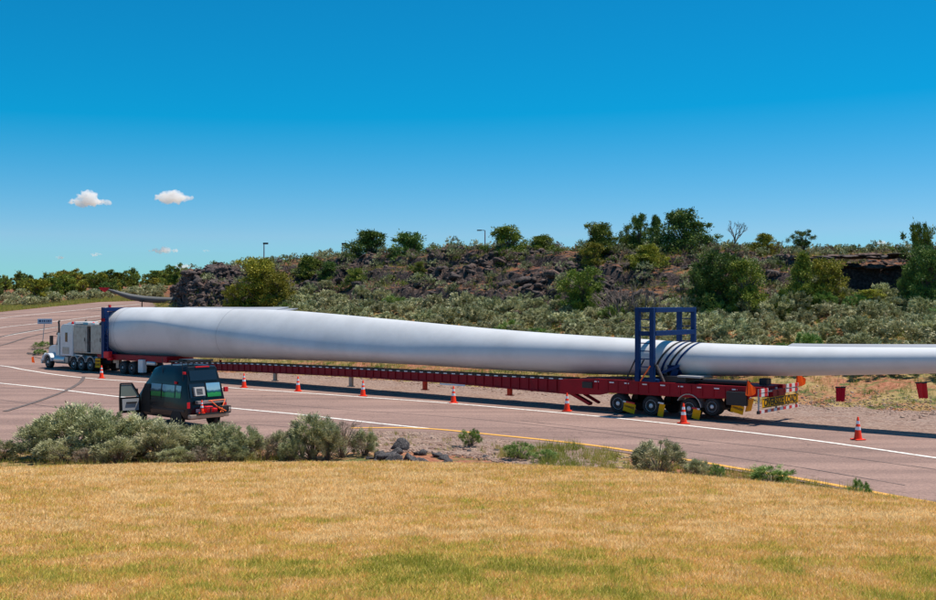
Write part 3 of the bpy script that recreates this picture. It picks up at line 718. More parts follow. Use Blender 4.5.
def fg(px, ytop, wpx, Yd, kind, var, label, squash=1.):
    X = (px - 468) / F * Yd; s = F / Yd; top = CZ - (ytop - 300) / s
    bush(kind, var, (X, Yd, -.02), wpx / s * 1.02, top / .93 * squash, label, None, True)
FG = [(282, 430, 38, 38.9, 'sage', 1, 'sagebrush between the dry brush and the tall one standing alone'),
      (328, 424, 36, 38.3, 'sage', 5, 'sagebrush tucked between the tall one and the dry grey one'),
      (228, 440, 40, 37.4, 'sage', 0, 'low sagebrush at the grass edge right of the van bumper'),
      (2, 437, 36, 38.2, 'sage', 0, 'sagebrush cut by the left edge of the photo beside the road'),
      (42, 418, 62, 38.6, 'sage', 1, 'grey green sagebrush at the left end of the large median clump'),
      (74, 402, 84, 39.4, 'sage', 2, 'tallest sagebrush left of the van in the median clump'),
      (104, 409, 66, 38.4, 'sage', 3, 'broad sagebrush just left of the open van door'),
      (140, 412, 70, 39.2, 'sage', 0, 'sagebrush in front of the side of the black van'),
      (60, 437, 52, 37.6, 'sage', 4, 'low sagebrush in front at the foot of the tallest one'),
      (163, 420, 56, 38.0, 'sage', 5, 'sagebrush below the sliding door of the van'),
      (190, 424, 54, 38.8, 'sage', 1, 'sagebrush in front of the rear corner of the van'),
      (118, 436, 56, 37.5, 'sage', 2, 'low sagebrush at the grass edge below the van door'),
      (216, 421, 60, 38.4, 'sage', 3, 'sagebrush below the rear bumper of the van'),
      (240, 424, 50, 38.2, 'sage', 4, 'sagebrush right of the van rear bumper at the clump end'),
      (88, 447, 34, 37.2, 'dry', 0, 'grey leafless brush low between the left sagebrushes'),
      (176, 446, 40, 37.1, 'sage', 5, 'small sagebrush at the grass edge below the van'),
      (265, 434, 40, 38.3, 'dry', 1, 'grey brown dry brush right of the large clump'),
      (205, 445, 42, 37.2, 'dry', 2, 'low dry brush at the grass edge below the bumper'),
      (313, 412, 54, 38.6, 'sage', 2, 'tall sagebrush standing alone left of the rock pile'),
      (342, 419, 50, 38.9, 'dry', 3, 'dry grey sagebrush between the tall one and the rock pile'),
      (365, 428, 32, 39.4, 'sage', 0, 'small round sagebrush beside the white and yellow line ends'),
      (292, 436, 34, 37.9, 'sage', 3, 'low sagebrush right of the dry grey brush'),
      (470, 427, 25, 41.6, 'green', 0, 'bright green shrub at the yellow line behind the gravel'),
      (520, 441, 36, 38.4, 'green', 1, 'low green weed clump in the middle of the median'),
      (545, 449, 30, 37.8, 'green', 2, 'low green weed clump right of the middle of the median'),
      (659, 439, 56, 35.0, 'sage', 4, 'round grey green sagebrush over the yellow line'),
      (697, 458, 28, 34.2, 'sage', 5, 'small sagebrush just right of the round one'),
      (716, 463, 20, 34.0, 'green', 3, 'smallest green shrub between the two median sagebrushes on the right'),
      (773, 463, 50, 32.3, 'green', 0, 'spiky green shrub in the median at the yellow line'),
      (858, 478, 30, 30.0, 'green', 1, 'low green shrub near the right end of the median')]
for (px, yt, w, Yd, k, v, lab) in FG: fg(px, yt, w, Yd, k, v, lab)

# tufts of weeds and dry grass: verge and median
def tufts(name, P, hgt, tint0, per=14, label=None, spread=.10):
    n = len(P); b = np.repeat(P, per, 0); hh = np.repeat(hgt, per); N_ = n * per
    b = b + rng.normal(size=(N_, 3)) * np.array([1, 1, 0]) * (spread * (hh[:, None] / .35))
    D = unit(rng.normal(size=(N_, 3)) * np.array([.33, .33, 0]) + np.array([0, 0, 1])); L = hh * rng.uniform(.5, 1.15, N_); W = .012 + .02 * hh * rng.uniform(.6, 1.2, N_)
    tint = np.clip(np.repeat(tint0, per) + rng.normal(size=N_) * .14, 0, 1)
    V, Fc, tt = blades(b, D, L, W, tint); o = link_mesh(name, np_mesh(name, V, Fc, M['weed'], tt)); tag(o, label, 'grass', kind='stuff'); return o
n = 11500; px = rng.uniform(188, 980, n); ky_, _ = knots(px); f_ = rng.random(n) ** 1.25; Yp = ky_[0] + .4 + (ky_[1] - ky_[0]) * f_; Xp = Yp * (px - 468) / F
cl = fbm(Xp * .3, Yp * .3, 90); k = (cl > .40) | (rng.random(n) < .25); k &= ~((px > 770) & (f_ < .42) & (rng.random(n) < .8)); Xp, Yp, cl, f_, px = [q[k] for q in (Xp, Yp, cl, f_, px)]
t0 = np.clip(.85 - 3.2 * (cl - .40) + .35 * (f_ < .06), .05, .95)
tufts('roadside_grass', np.stack([Xp, Yp, ground_z(Xp, Yp)], 1), .16 + .38 * rng.random(len(Xp)) * ss(0, .12, f_), t0, 13, 'green and straw coloured weeds on the verge behind the trailer')
n = 3400; px = rng.uniform(-40, 980, n); Ym = road_near(px) - rng.uniform(.15, 6.5, n); Xm = Ym * (px - 468) / F
cl = fbm(Xm * .5, Ym * .5, 91); gravelz = (px > 372) & (px < 500); k = (cl > .46) & (~gravelz | (rng.random(n) < .16)) ; Xm, Ym, cl, px = [q[k] for q in (Xm, Ym, cl, px)]
gw = ((px > 505) & (px < 580))
tufts('median_grass', np.stack([Xm, Ym, ground_z(Xm, Ym)], 1), .12 + .28 * rng.random(len(Xm)) + .08 * gw, np.clip(.75 - .25 * rng.random(len(Xm)) - .2 * gw, 0, 1), 16, 'weeds and dry grass in the median strip', .07)
# ridge and left highway grass
n = 8000; px = rng.uniform(-80, 178, n); ky_, _ = knots(px); Yp = road_far(px) + .5 + rng.random(n) ** 1.4 * 26; Xp = Yp * (px - 468) / F
tufts('highway_verge_grass', np.stack([Xp, Yp, ground_z(Xp, Yp)], 1), .25 + .35 * rng.random(n), np.clip(.30 + .5 * rng.random(n), 0, 1), 9, 'green verge grass along the far side of the highway', .2)
n = 9000; px = rng.uniform(185, 1000, n); ky_, _ = knots(px); v = rng.uniform(-.1, 1.5, n); Yp = ky_[1] + (ky_[2] - ky_[1]) * v; Xp = Yp * (px - 468) / F
cl = fbm(Xp * .35, Yp * .35, 95); k = (cl > .47); Xp, Yp, cl = Xp[k], Yp[k], cl[k]
tufts('ridge_grass', np.stack([Xp, Yp, ground_z(Xp, Yp)], 1), .2 + .35 * rng.random(len(Xp)), np.clip(.35 + .55 * rng.random(len(Xp)), 0, 1), 10, 'dry grass and weeds between the lava rocks of the ridge', .16)

# ------------------------------------------------------------------ SAGEBRUSH BELT behind the blade
random.seed(33)
lab_belt = 'grey green sagebrush in the dense belt between the white blade and the lava ridge'
cands = []
for i in range(3500):
    px = random.uniform(280, 975); ky_, kz_ = knots(px); v = random.uniform(.30, 1.12)
    if px < 330: v = random.uniform(.7, 1.15)
    Yp = ky_[0] + (ky_[1] - ky_[0]) * v; X = (px - 468) / F * Yp
    w = random.uniform(1.5, 2.9)
    if all((X - c[0]) ** 2 + (Yp - c[1]) ** 2 > (.33 * (w + c[2])) ** 2 for c in cands): cands.append((X, Yp, w))
cands = cands[:285]
for i, (X, Yp, w) in enumerate(cands):
    kd = 'far' if random.random() < .93 else 'yel'
    bush(kd, random.randrange(6), (X, Yp, gz(X, Yp) - .05), w, w * random.uniform(.55, .8), lab_belt if kd == 'far' else 'greener rabbitbrush among the grey sagebrush belt beyond the blade', 'sagebrush belt beyond the blade' if kd == 'far' else 'green shrubs in the sagebrush belt', False, 'sagebrush' if kd == 'far' else 'rabbitbrush')
for i in range(75):
    px = random.uniform(-40, 165); ky_, _ = knots(px); Yp = float(road_far(np.array([px]))[0]) + random.uniform(7, 45); X = (px - 468) / F * Yp
    w = random.uniform(1.6, 3.0); bush('far', random.randrange(6), (X, Yp, gz(X, Yp) - .05), w, w * .62, 'grey sagebrush beyond the highway verge in front of the distant wood', 'sagebrush beyond the highway', False)
# smaller shrubs on the ridge: one mass
def scatter_bush(name, P, W_, kindmat, label):
    V0, F0, t0, _ = bush_np(555, 30, 14, .095, .045); n = len(P); ang = rng.random(n) * 6.283
    ca, sa = np.cos(ang)[:, None], np.sin(ang)[:, None]; x = V0[:, 0] * ca - V0[:, 1] * sa; y = V0[:, 0] * sa + V0[:, 1] * ca
    B = np.stack([x, y, np.broadcast_to(V0[:, 2] * .75, x.shape)], 2) * W_[:, None, None] + P[:, None, :]
    Fa = (F0[None] + (np.arange(n) * len(V0))[:, None, None]).reshape(-1, 3)
    tt = np.clip(np.tile(t0, n) * .8 - .05 + np.repeat(rng.uniform(-.25, .2, n), len(F0)), 0, 1)
    o = link_mesh(name, np_mesh(name, B.reshape(-1, 3), Fa, M[kindmat], tt)); tag(o, label, 'shrubs', kind='stuff')
n = 1700; px = rng.uniform(180, 1000, n); v = rng.uniform(.1, 1.9, n); ky_, _ = knots(px); Yp = ky_[1] + (ky_[2] - ky_[1]) * v; Xp = Yp * (px - 468) / F
cl = fbm(Xp * .11, Yp * .16, 31, 3); k = (cl < .47) | (v > .85) | (rng.random(n) < .35); k &= ~((px > 812) & (px < 905) & (v > .3) & (v < .9)); k &= ~((px < 250) & (rng.random(n) < .75)); Xp, Yp = Xp[k], Yp[k]
P = np.stack([Xp, Yp, ground_z(Xp, Yp) - .05], 1); h_ = int(len(P) * .45)
scatter_bush('ridge_sagebrush', P[:h_], rng.uniform(.6, 1.7, h_), 'sage', 'scattered small sagebrush on the lava ridge')
scatter_bush('ridge_brown_brush', P[h_:h_ + h_ // 2], rng.uniform(.5, 1.4, h_ // 2), 'sagedry', 'scattered brown brush on the lava ridge')
scatter_bush('ridge_green_brush', P[h_ + h_ // 2:], rng.uniform(.5, 1.4, len(P) - h_ - h_ // 2), 'juniper', 'scattered green shrubs on the lava ridge')

# ------------------------------------------------------------------ TREES  (photo column, top row, width, distance along the slope: 0 foot .. 1 crest .. >1 behind)
def ptree(px, ytop, wpx, v, kind, matn, var, label, **kw):
    if kind in ('open', 'sparse'): kw.setdefault('lobes', 62)
    ky_, kz_ = knots(px); Yp = ky_[1] + (ky_[2] - ky_[1]) * v; p = at(px, Yp); s = F / Yp
    h = CZ + (300 - ytop) / s - p.z; bury = max(.12 * h, wpx / s * 1.05 - h) if kind == 'dome' else .1; p.z -= bury; h += bury * (1 if kind == 'dome' else .8)
    return tree(kind, matn, var, p, wpx / s * (1.32 if kind == 'dome' else 1.14), h / .99, label, **kw)
random.seed(5)
ptree(258, 259, 52, -.08, 'round', 'juniperyel', 0, 'large yellow green juniper standing against the left lava outcrop')
ptree(278, 272, 34, -.15, 'round', 'juniperyel', 1, 'yellow green juniper just right of the large one by the outcrop')
ptree(236, 283, 24, -.2, 'round', 'juniperyel', 2, 'low yellow green juniper left of the large one by the outcrop')
ptree(310, 257, 38, .7, 'dome', 'juniper', 3, 'green juniper on the slope right of the outcrop tree')
ptree(330, 262, 22, .6, 'dome', 'juniperdark', 1, 'smaller dark juniper on the slope between outcrop and skyline trees')
ptree(370, 232, 46, 1.15, 'dome', 'juniperdark', 4, 'dark open crowned juniper on the skyline, left of a pair')
ptree(410, 233, 44, 1.15, 'dome', 'juniperdark', 5, 'dark open crowned juniper on the skyline, right of a pair')
ptree(508, 228, 44, 1.1, 'dome', 'juniper', 6, 'broad open juniper on the skyline right of the middle lamp pole')
ptree(541, 236, 34, 1.2, 'dome', 'juniper', 7, 'low juniper beside the broad open one on the skyline')
ptree(599, 224, 42, .95, 'dome', 'juniper', 0, 'bushy juniper on the crest left of the dense trees')
ptree(593, 243, 26, .75, 'round', 'juniperyel', 4, 'small yellow green juniper below the bushy crest juniper')
ptree(626, 236, 26, 1.3, 'dome', 'juniper', 1, 'small juniper between the crest juniper and the upright pair')
ptree(638, 214, 24, 1.25, 'dome', 'juniperdark', 2, 'upright rounded dark juniper, the left of two on the skyline')
ptree(656, 216, 15, 1.35, 'dome', 'juniperdark', 3, 'slender upright juniper beside the dense round one on the skyline')
ptree(684, 210, 50, 1.1, 'dome', 'juniperdark', 5, 'densest tall juniper on the skyline above the blue frame')
ptree(706, 236, 22, 1.2, 'dome', 'juniperdark', 6, 'low dark juniper at the right foot of the tallest skyline one')
ptree(647, 245, 32, .72, 'dome', 'juniperyel', 7, 'pale olive juniper on the upper slope above the bare shrub')
ptree(582, 267, 46, .10, 'round', 'juniper', 2, 'round green juniper at the slope foot left of the bare shrub')
ptree(718, 252, 62, .06, 'round', 'juniperdark', 3, 'big green juniper on the slope right of the blue frame')
ptree(746, 262, 46, -.02, 'round', 'juniper', 6, 'green juniper overlapping the right side of the big one')
ptree(700, 270, 30, -.02, 'round', 'juniperdark', 0, 'dark juniper at the left side of the big slope juniper')
ptree(803, 254, 40, .08, 'cone', 'juniper', 4, 'tall narrow juniper with brown tinged foliage on the right slope')
ptree(827, 259, 44, .14, 'round', 'juniperyel', 5, 'broad yellow green juniper beside the narrow one')
ptree(782, 290, 26, -.12, 'cone', 'juniper', 1, 'short pointed juniper in front left of the narrow one')
ptree(803, 230, 24, 1.0, 'sparse', 'juniperdark', 2, 'small tuft topped tree on the crest above the narrow juniper')
ptree(765, 234, 26, 1.1, 'dome', 'juniperyel', 3, 'thin olive tree on the crest right of the dead snag')
ptree(872, 290, 36, -.02, 'round', 'juniperyel', 6, 'low olive shrub tree below the dark cliff overhang', )
ptree(849, 246, 14, 1.4, 'round', 'juniperdark', 7, 'tiny round juniper on the skyline left of the cliff top')
ptree(888, 247, 12, 1.4, 'round', 'juniper', 0, 'tiny green juniper on the skyline above the cliff')
ptree(921, 224, 34, .5, 'round', 'juniper', 5, 'tall juniper at the right edge of the photo, its top on the skyline')
ptree(927, 247, 48, .12, 'round', 'juniperdark', 1, 'wide dark juniper at the right edge beside the cliff')
ptree(910, 272, 26, .1, 'round', 'juniperdark', 4, 'smaller dark juniper left of the wide one at the right edge')
ptree(820, 262, 28, .5, 'round', 'juniper', 7, 'half hidden juniper behind the broad yellow green one')
ptree(355, 268, 22, .4, 'round', 'juniper', 5, 'small juniper alone on the middle slope above the belt')
ptree(420, 262, 16, .6, 'round', 'juniper', 6, 'little juniper on the rocky slope below the skyline pair')
# the wood beyond the highway on the left
random.seed(9); k = 0
for i in range(135):
    px = random.uniform(-40, 190); Yp = random.uniform(178, 330) if px > 60 else random.uniform(170, 330)
    if px > 120 and random.random() < .45: Yp = random.uniform(230, 330)
    p = at(px, Yp); h = random.uniform(1.9, 4.3) * (1.0 if Yp < 240 else 1.15); p.z -= .1
    tree('round', ('juniper', 'juniper', 'juniperyel', 'juniperdark')[i % 4], random.randrange(3), p, h * random.uniform(.8, 1.15), h, 'green juniper in the distant wood across the highway', 'junipers of the wood across the highway', lobes=44, per=62, leaf=.075, lw=.045)
# dead trees
def dead(px, ytop, v, seed, label, wide, cat='tree', name='dead_tree', lv=5, r0=.035, yb=None):
    ky_, kz_ = knots(px); Yp = ky_[1] + (ky_[2] - ky_[1]) * v; p = at(px, Yp); s = F / Yp; h = CZ + (300 - ytop) / s - p.z
    random.seed(seed); e = empty(name, p, random.uniform(0, 6), label, cat)
    mb, grow = dead_mb(seed, wide, lv, r0)
    if name == 'dead_tree': grow(Vector((0, 0, -.1)), Vector((.05, 0, 1)).normalized(), .34, .040, lv)
    else:
        for q in range(6): grow(Vector((random.gauss(0, .03), random.gauss(0, .03), -.05)), Vector((random.gauss(0, .45), random.gauss(0, .45), 1)).normalized(), .24, .016, lv)
    top = max(v_[2] for v_ in mb.v); wd = 1
    mb.build('branches', M['deadwood'] if name != 'dead_tree' else M['bark'], e); e.scale = (h / top * wd,) * 3; return e
dead(735, 220, 1.0, 3, 'leafless dead snag standing alone on the skyline right of the frame', .42)
dead(622, 276, -.10, 8, 'bare grey leafless shrub above the blade left of the blue frame', .40, 'shrub', 'bare_shrub', 4)
dead(641, 284, -.05, 12, 'smaller bare grey shrub just left of the blue frame top', .40, 'shrub', 'bare_shrub', 3)
dead(781, 240, 1.0, 15, 'thin leaning dead stem on the crest left of the tuft topped tree', .3, 'tree', 'dead_tree', 3)
dead(268, 258, 1.2, 22, 'bare twiggy shrub on top of the left lava outcrop', .4, 'shrub', 'bare_shrub', 3)

# ------------------------------------------------------------------ CLOUDS
def cloud(px, py, wpx, hpx, seed, label, D=3200.):
    random.seed(seed); g = np.random.default_rng(seed); s = F / D
    import bmesh
    bm = bmesh.new(); W = wpx / s; H = hpx / s; k = max(4, int(wpx / 4))
    for i in range(k):
        u_ = (i + .5) / k * 2 - 1; r = H * .5 * (1 - .55 * abs(u_)) * random.uniform(.75, 1.2)
        m = Matrix.Translation((u_ * (W / 2 - r * .6), random.gauss(0, H * .2), random.gauss(0, H * .16) * (1 - abs(u_)) + r * .25)) @ Matrix.Diagonal((r * 1.45, r * 1.2, r * .72, 1))
        bmesh.ops.create_icosphere(bm, subdivisions=3, radius=1, matrix=m)
    me = bpy.data.meshes.new('cloud'); bm.to_mesh(me); bm.free(); me.materials.append(M['cloud'])
    o = link_mesh('cloud', me, None, ((px - 468) / s, D, CZ + (300 - py) / s)); tag(o, label, 'cloud')
    r = o.modifiers.new('remesh', 'REMESH'); r.mode = 'VOXEL'; r.voxel_size = H / 14
    tx = bpy.data.textures.new('cloud_noise', 'CLOUDS'); tx.noise_scale = H * .35; tx.noise_depth = 3
    d = o.modifiers.new('disp', 'DISPLACE'); d.texture = tx; d.strength = H * .9; d.mid_level = .55; d.texture_coords = 'LOCAL'
    return o
mc = bpy.data.materials.new('cloud vapour'); mc.use_nodes = True; nt = mc.node_tree; nt.nodes.remove(nt.nodes['Principled BSDF'])
pv = nt.nodes.new('ShaderNodeVolumePrincipled'); pv.inputs['Color'].default_value = (1, 1, 1, 1); pv.inputs['Density'].default_value = .065; pv.inputs['Anisotropy'].default_value = .0
nt.links.new(pv.outputs[0], nt.nodes['Material Output'].inputs['Volume']); M['cloud'] = mc
cloud(88, 203, 44, 13, 1, 'white cloud highest on the far left, above the truck')
cloud(173, 199, 36, 14, 2, 'white cloud right of the leftmost large one')
cloud(163, 251, 30, 8, 3, 'thin white cloud low over the distant wood')
cloud(60, 257.5, 9, 4, 4, 'tiny cloud low above the wood at the left')
cloud(96, 254.5, 12, 4, 5, 'small cloud low between the tiny one and the thin one')
cloud(183, 267, 16, 7, 6, 'cloud bank peeking behind the left lava outcrop')
cloud(206, 251, 8, 3, 7, 'tiny wisp of cloud above the left outcrop')
cloud(881, 244, 12, 5, 8, 'small cloud on the skyline above the cliff at right')

# ================================================================== THE BLADE TRANSPORT
TA = math.atan2(-.648, .761)                         # the rig stands along this line
U = Vector((.7614, -.6483, 0)); NN = Vector((.6483, .7614, 0))
def nearpt(px):
    a = (px - 468) / F; Y = 60.2 / (1 + .852 * a); return Vector((a * Y, Y, 0))
ORG = nearpt(47) + NN * 1.25                         # t = 0 at the steering axle, y = 0 on the centre line
def T(px, y=-1.25):
    """distance along the rig of a photo column, on the plane y"""
    a = (px - 468) / F; o_ = ORG + NN * y            # o + U t : X = a Y
    return (a * o_.y - o_.x) / (U.x - a * U.y)
def zat(px, py, y=-1.25):
    t = T(px, y); p = ORG + NN * y + U * t; return CZ - (py - 300) * p.y / F
def wheel_mesh(r, w, rim_mat='rim'):
    prof = [(r * .58, -w / 2), (r * .90, -w / 2), (r * .985, -w * .40), (r, -w * .3), (r, w * .3), (r * .985, w * .40), (r * .90, w / 2), (r * .58, w / 2)]
    ty = MB().lathe(prof, 'y', n=28).mesh('wheel', M['rubber'], True)
    rm = MB(); rm.lathe([(r * .60, -w * .46), (r * .56, -w * .52), (r * .50, -w * .44), (r * .34, -w * .38), (r * .22, -w * .50), (r * .12, -w * .56), (.01, -w * .56)], 'y', n=24)
    rm.lathe([(r * .59, w * .48), (.02, w * .48)], 'y', n=16)
    for i in range(8):
        t = i * math.pi / 4; rm.tube((r * .40 * math.cos(t), -w * .44, r * .40 * math.sin(t)), (r * .40 * math.cos(t), -w * .36, r * .40 * math.sin(t)), r * .045, n=6, mi=1)
    rmm = rm.mesh('rim', [M[rim_mat], M['dark']], True)
    return ty, rmm
WHEELS = {}
def wheel(parent, x, y, r=.51, w=.55, flip=False, rim='rim', z=None):
    k = (r, w, rim)
    if k not in WHEELS: WHEELS[k] = wheel_mesh(*k)
    ty, rm = WHEELS[k]; o = link_mesh('wheel', ty, parent, (x, y, r if z is None else z), (0, 0, math.pi if flip else 0)); link_mesh('rim', rm, o); return o
def text_mesh(body, size, m, extrude=.004):
    cu = bpy.data.curves.new('text', 'FONT'); cu.body = body; cu.size = size; cu.extrude = extrude; cu.align_x = 'CENTER'; cu.align_y = 'CENTER'; cu.resolution_u = 3; cu.offset = .022 * size
    o = bpy.data.objects.new('text', cu); COL.objects.link(o); bpy.context.view_layer.update()
    me = bpy.data.meshes.new_from_object(o.evaluated_get(bpy.context.evaluated_depsgraph_get())); bpy.data.objects.remove(o)
    me.materials.clear(); me.materials.append(m); return me

# ------------------------------------------------------------------ tractor
tr = empty('truck_tractor', ORG, TA, 'white long nosed truck tractor with sleeper and aluminium cabinets pulling the blade', 'truck')
ZT = zat(60, 324)
m = MB()                                               # chassis rails
m.box((3.6, -.43, .78), (9.2, .1, .28)).box((3.6, .43, .78), (9.2, .1, .28))
for x in (.9, 3, 4.7, 6, 7.8): m.box((x, 0, .78), (.12, .80, .2))
m.build('chassis', M['dark'], tr)
hood = MB(); hp = [(-.85, .75), (-.95, 1.25), (-.86, 1.72), (-.5, 1.84), (1.0, 2.02), (1.0, .75)]
hood.prism(hp, -.62, .62); hood.build('hood', M['truck'], tr, bevel=.06)
for sy in (-1, 1):                                     # fenders
    pts = []; R0, R1 = .60, .74
    for k in range(11):
        t = R_(170 - k * 16); pts.append((R1 * math.cos(t), .51 + R1 * math.sin(t)))
    inn = [(R0 * math.cos(R_(170 - k * 16)), .51 + R0 * math.sin(R_(170 - k * 16))) for k in range(10, -1, -1)]
    y0, y1 = (-1.26, -.60) if sy < 0 else (.60, 1.26)
    MB().prism(pts + inn, y0, y1).prism([(-.80, .55), (-.92, .95), (-.55, 1.18), (-.62, .62)], y0 + .05, y1 - .05).build('fender', M['truck'], tr, True, bevel=.02)
MB().box((-1.02, 0, .55), (.16, 2.42, .36)).build('bumper', M['chrome'], tr, bevel=.04)
g = MB(); g.box((-.97, 0, 1.32), (.04, .92, .82))
for k in range(12): g.box((-1.0, -.42 + k * .076, 1.32), (.02, .014, .78))
g.build('grille', M['chrome'], tr)
for sy in (-1, 1):
    MB().lathe([(.11, -.03), (.12, .04), (.02, .05)], 'x', (-.98, sy * .84, 1.12), 16).build('headlight', M['reflect'], tr, True)
cab = MB(); cab.prism([(1.0, .95), (1.0, 1.98), (1.28, 2.75), (1.55, 2.90), (2.35, 2.93), (2.35, .95)], -1.05, 1.05); cab.build('cab', M['truck'], tr, bevel=.05)
MB().add([(.985, -.92, 2.0), (.985, .92, 2.0), (1.255, .88, 2.70), (1.255, -.88, 2.70)], [(0, 1, 2, 3)]).build('windshield', M['glass'], tr)
for sy in (-1, 1):
    MB().prism([(1.22, 1.95), (1.40, 2.60), (2.15, 2.62), (2.15, 1.95)], sy * 1.06 - .01, sy * 1.06 + .01).build('side_window', M['glass'], tr)
    MB().prism([(1.08, 1.05), (1.10, 1.90), (2.25, 1.90), (2.25, 1.05)], sy * 1.055 - .008, sy * 1.055 + .008).build('door', M['truck'], tr, bevel=.004)
MB().prism([(.98, 2.76), (1.15, 3.0), (1.5, 2.95), (1.3, 2.80)], -1.0, 1.0).build('sun_visor', M['dark'], tr)
sl = MB(); sl.prism([(2.0, 1.12), (2.0, ZT - .35), (2.3, ZT - .06), (2.6, ZT), (3.95, ZT), (3.95, 1.12)], -1.22, 1.22); sl.build('sleeper', M['truck'], tr, bevel=.05)
for sy in (-1, 1):
    MB().box((2.98, sy * 1.225, 2.62), (.34, .03, .75)).build('sleeper_window', M['glass'], tr, bevel=.02)
    MB().box((2.9, sy * 1.228, 1.55), (1.0, .02, .55)).build('locker_door', M['alu'], tr, bevel=.01)
    ex = MB(); ex.tube((1.78, sy * 1.18, 1.15), (1.78, sy * 1.18, 2.95), .12, n=14, mi=0).path([(1.78, sy * 1.18, 2.95), (1.78, sy * 1.18, 3.6), (1.72, sy * 1.18, 3.82), (1.9, sy * 1.18, 3.95)], [.075, .075, .075, .07], 10, 1)
    ex.build('exhaust_stack', [M['chrome'], M['dark']], tr, True)
    MB().box((1.02, sy * 1.42, 2.32), (.12, .26, .78)).bar((1.15, sy * 1.05, 2.65), (1.02, sy * 1.42, 2.65), .03).bar((1.15, sy * 1.05, 2.0), (1.02, sy * 1.42, 2.0), .03).build('mirror', M['dark'], tr)
    MB().tube((1.15, sy * .98, .78), (2.75, sy * .98, .78), .33, n=20).build('fuel_tank', M['chrome'], tr, True)
    MB().box((3.05, sy * .98, .80), (.45, .55, .5)).build('battery_box', M['alu'], tr, bevel=.02)
    MB().bar((-1.05, sy * 1.15, .75), (-1.75, sy * 1.5, .92), .03).build('flag_rod', M['dark'], tr)
    MB().add([(-1.72, sy * 1.5, .93), (-1.95, sy * 1.56, .86), (-2.0, sy * 1.5, .42), (-1.62, sy * 1.44, .40)], [(0, 1, 2, 3)]).build('warning_flag', M['flag'], tr)
    wheel(tr, 0, sy * 1.0, .52, .34, sy > 0)
# aluminium cabinet rack behind the sleeper
x0, x1 = 4.05, T(102.5) - .05; zb, zt = 1.42, ZT - .02
cb = MB()
for (a_, b_) in ((x0, x0 + 2.0), (x1 - 1.7, x1)):
    cb.box(((a_ + b_) / 2, 0, (zb + zt) / 2), (b_ - a_, 2.44, zt - zb))
cb.box(((x0 + x1) / 2, .6, (zb + zt) / 2), (x1 - x0, 1.1, zt - zb)).box(((x0 + x1) / 2, 0, zt - .05), (x1 - x0 - .01, 2.43, .1)).box(((x0 + x1) / 2, 0, zb + .04), (x1 - x0 - .01, 2.43, .08))
cb.build('cabinet', M['alu'], tr, bevel=.02)
for (cx, w) in ((x0 + 1.0, 1.7), (x1 - .85, 1.4)):
    for sy in (-1, 1):
        d = MB().box((cx, sy * 1.232, (zb + zt) / 2 + .05), (w, .03, zt - zb - .45)).build('cabinet_door', M['alu'], tr, bevel=.012)
        MB().box((cx + w * .42, sy * 1.258, 2.5), (.05, .03, .3)).build('door_handle', M['dark'], d)
        MB().box((cx, sy * 1.236, zb + .10), (w, .02, .07)).build('cabinet_sill', M['bumper'], tr)
MB().tube((x0 + 2.2, -.7, zb + .1), (x0 + 2.2, -.7, zb + 1.1), .16, n=10).tube((x0 + 2.5, -.9, zb + .1), (x0 + 2.5, -.9, zb + .7), .12, n=10).path([(x0 + 2.1, -1.1, zt - .3), (x0 + 2.3, -1.1, 2.4), (x0 + 2.7, -1.1, 2.2), (x0 + 2.4, -1.1, 1.7)], .04, 6).build('hoses_and_chains', M['dark'], tr)
wd = MB().prism([(2.5, ZT + .01), (3.0, ZT + .14), (3.95, ZT + .22), (3.95, ZT + .01)], -1.0, 1.0); wd.build('roof_fairing', M['whiteplas'], tr, bevel=.03)
MB().lathe([(.13, 0), (.13, .1), (.08, .19), (.01, .2)], 'z', (3.62, -1.0, ZT + .005), 14).build('beacon', M['redbright'], tr, True, label='red beacon on the sleeper corner')
MB().lathe([(.11, 0), (.11, .16), (.03, .22)], 'z', (x0 + 1.6, -.4, zt), 14).build('beacon', M['redbright'], tr, True, label='red beacon on the cabinet roof')
MB().box((x0 + .9, -.3, zt + .10), (.7, .8, .2)).box((x0 + 2.2, -.5, zt + .08), (.5, .6, .16)).build('roof_box', M['whiteplas'], tr, bevel=.02)
hc = MB()
for k in range(14):
    t0_ = k * 2 * math.pi / 14; t1_ = (k + 1) * 2 * math.pi / 14
    for r_ in (.30, .22): hc.tube((x1 - 1.0 + r_ * 1.7 * math.cos(t0_), -.4 + r_ * math.sin(t0_), zt + .1 + (.3 - r_)), (x1 - 1.0 + r_ * 1.7 * math.cos(t1_), -.4 + r_ * math.sin(t1_), zt + .1 + (.3 - r_)), .09, n=6)
hc.build('coiled_hose', M['dark'], tr)
for tx_ in (T(73.6), T(81), T(90)):
    for sy in (-1, 1):
        wheel(tr, tx_, sy * .95, .52, .60, sy > 0)
        f_ = MB(); a_o = [(tx_ + .66 * math.cos(R_(t)), .52 + .66 * math.sin(R_(t))) for t in range(160, 15, -16)]; a_i = [(tx_ + .63 * math.cos(R_(t)), .52 + .63 * math.sin(R_(t))) for t in range(16, 161, 16)]
        f_.prism(a_o + a_i, sy * 1.25 - (.0 if sy < 0 else .58), sy * 1.25 + (.58 if sy < 0 else .0)); f_.build('wheel_fender', M['chrome'], tr, True)
    MB().tube((tx_, -.75, .52), (tx_, .75, .52), .09, n=8).build('axle', M['dark'], tr)
MB().box((T(85), 0, 1.12), (2.6, 1.9, .10)).box((T(76), 0, 1.22), (1.4, 2.2, .08)).build('deck_plate', M['chrome'], tr)
ys = MB().box((T(97.5), -1.22, .72), (.72, .03, .72)).build('oversize_sign', M['yellow'], tr, bevel=.01)
for j, wrd in enumerate(('OVERSIZE', 'LOAD')):
    o = link_mesh('lettering', text_mesh(wrd, .15 if j == 0 else .24, M['black']), ys, (T(97.5), -1.242, .86 - j * .26), (R_(90), 0, 0))

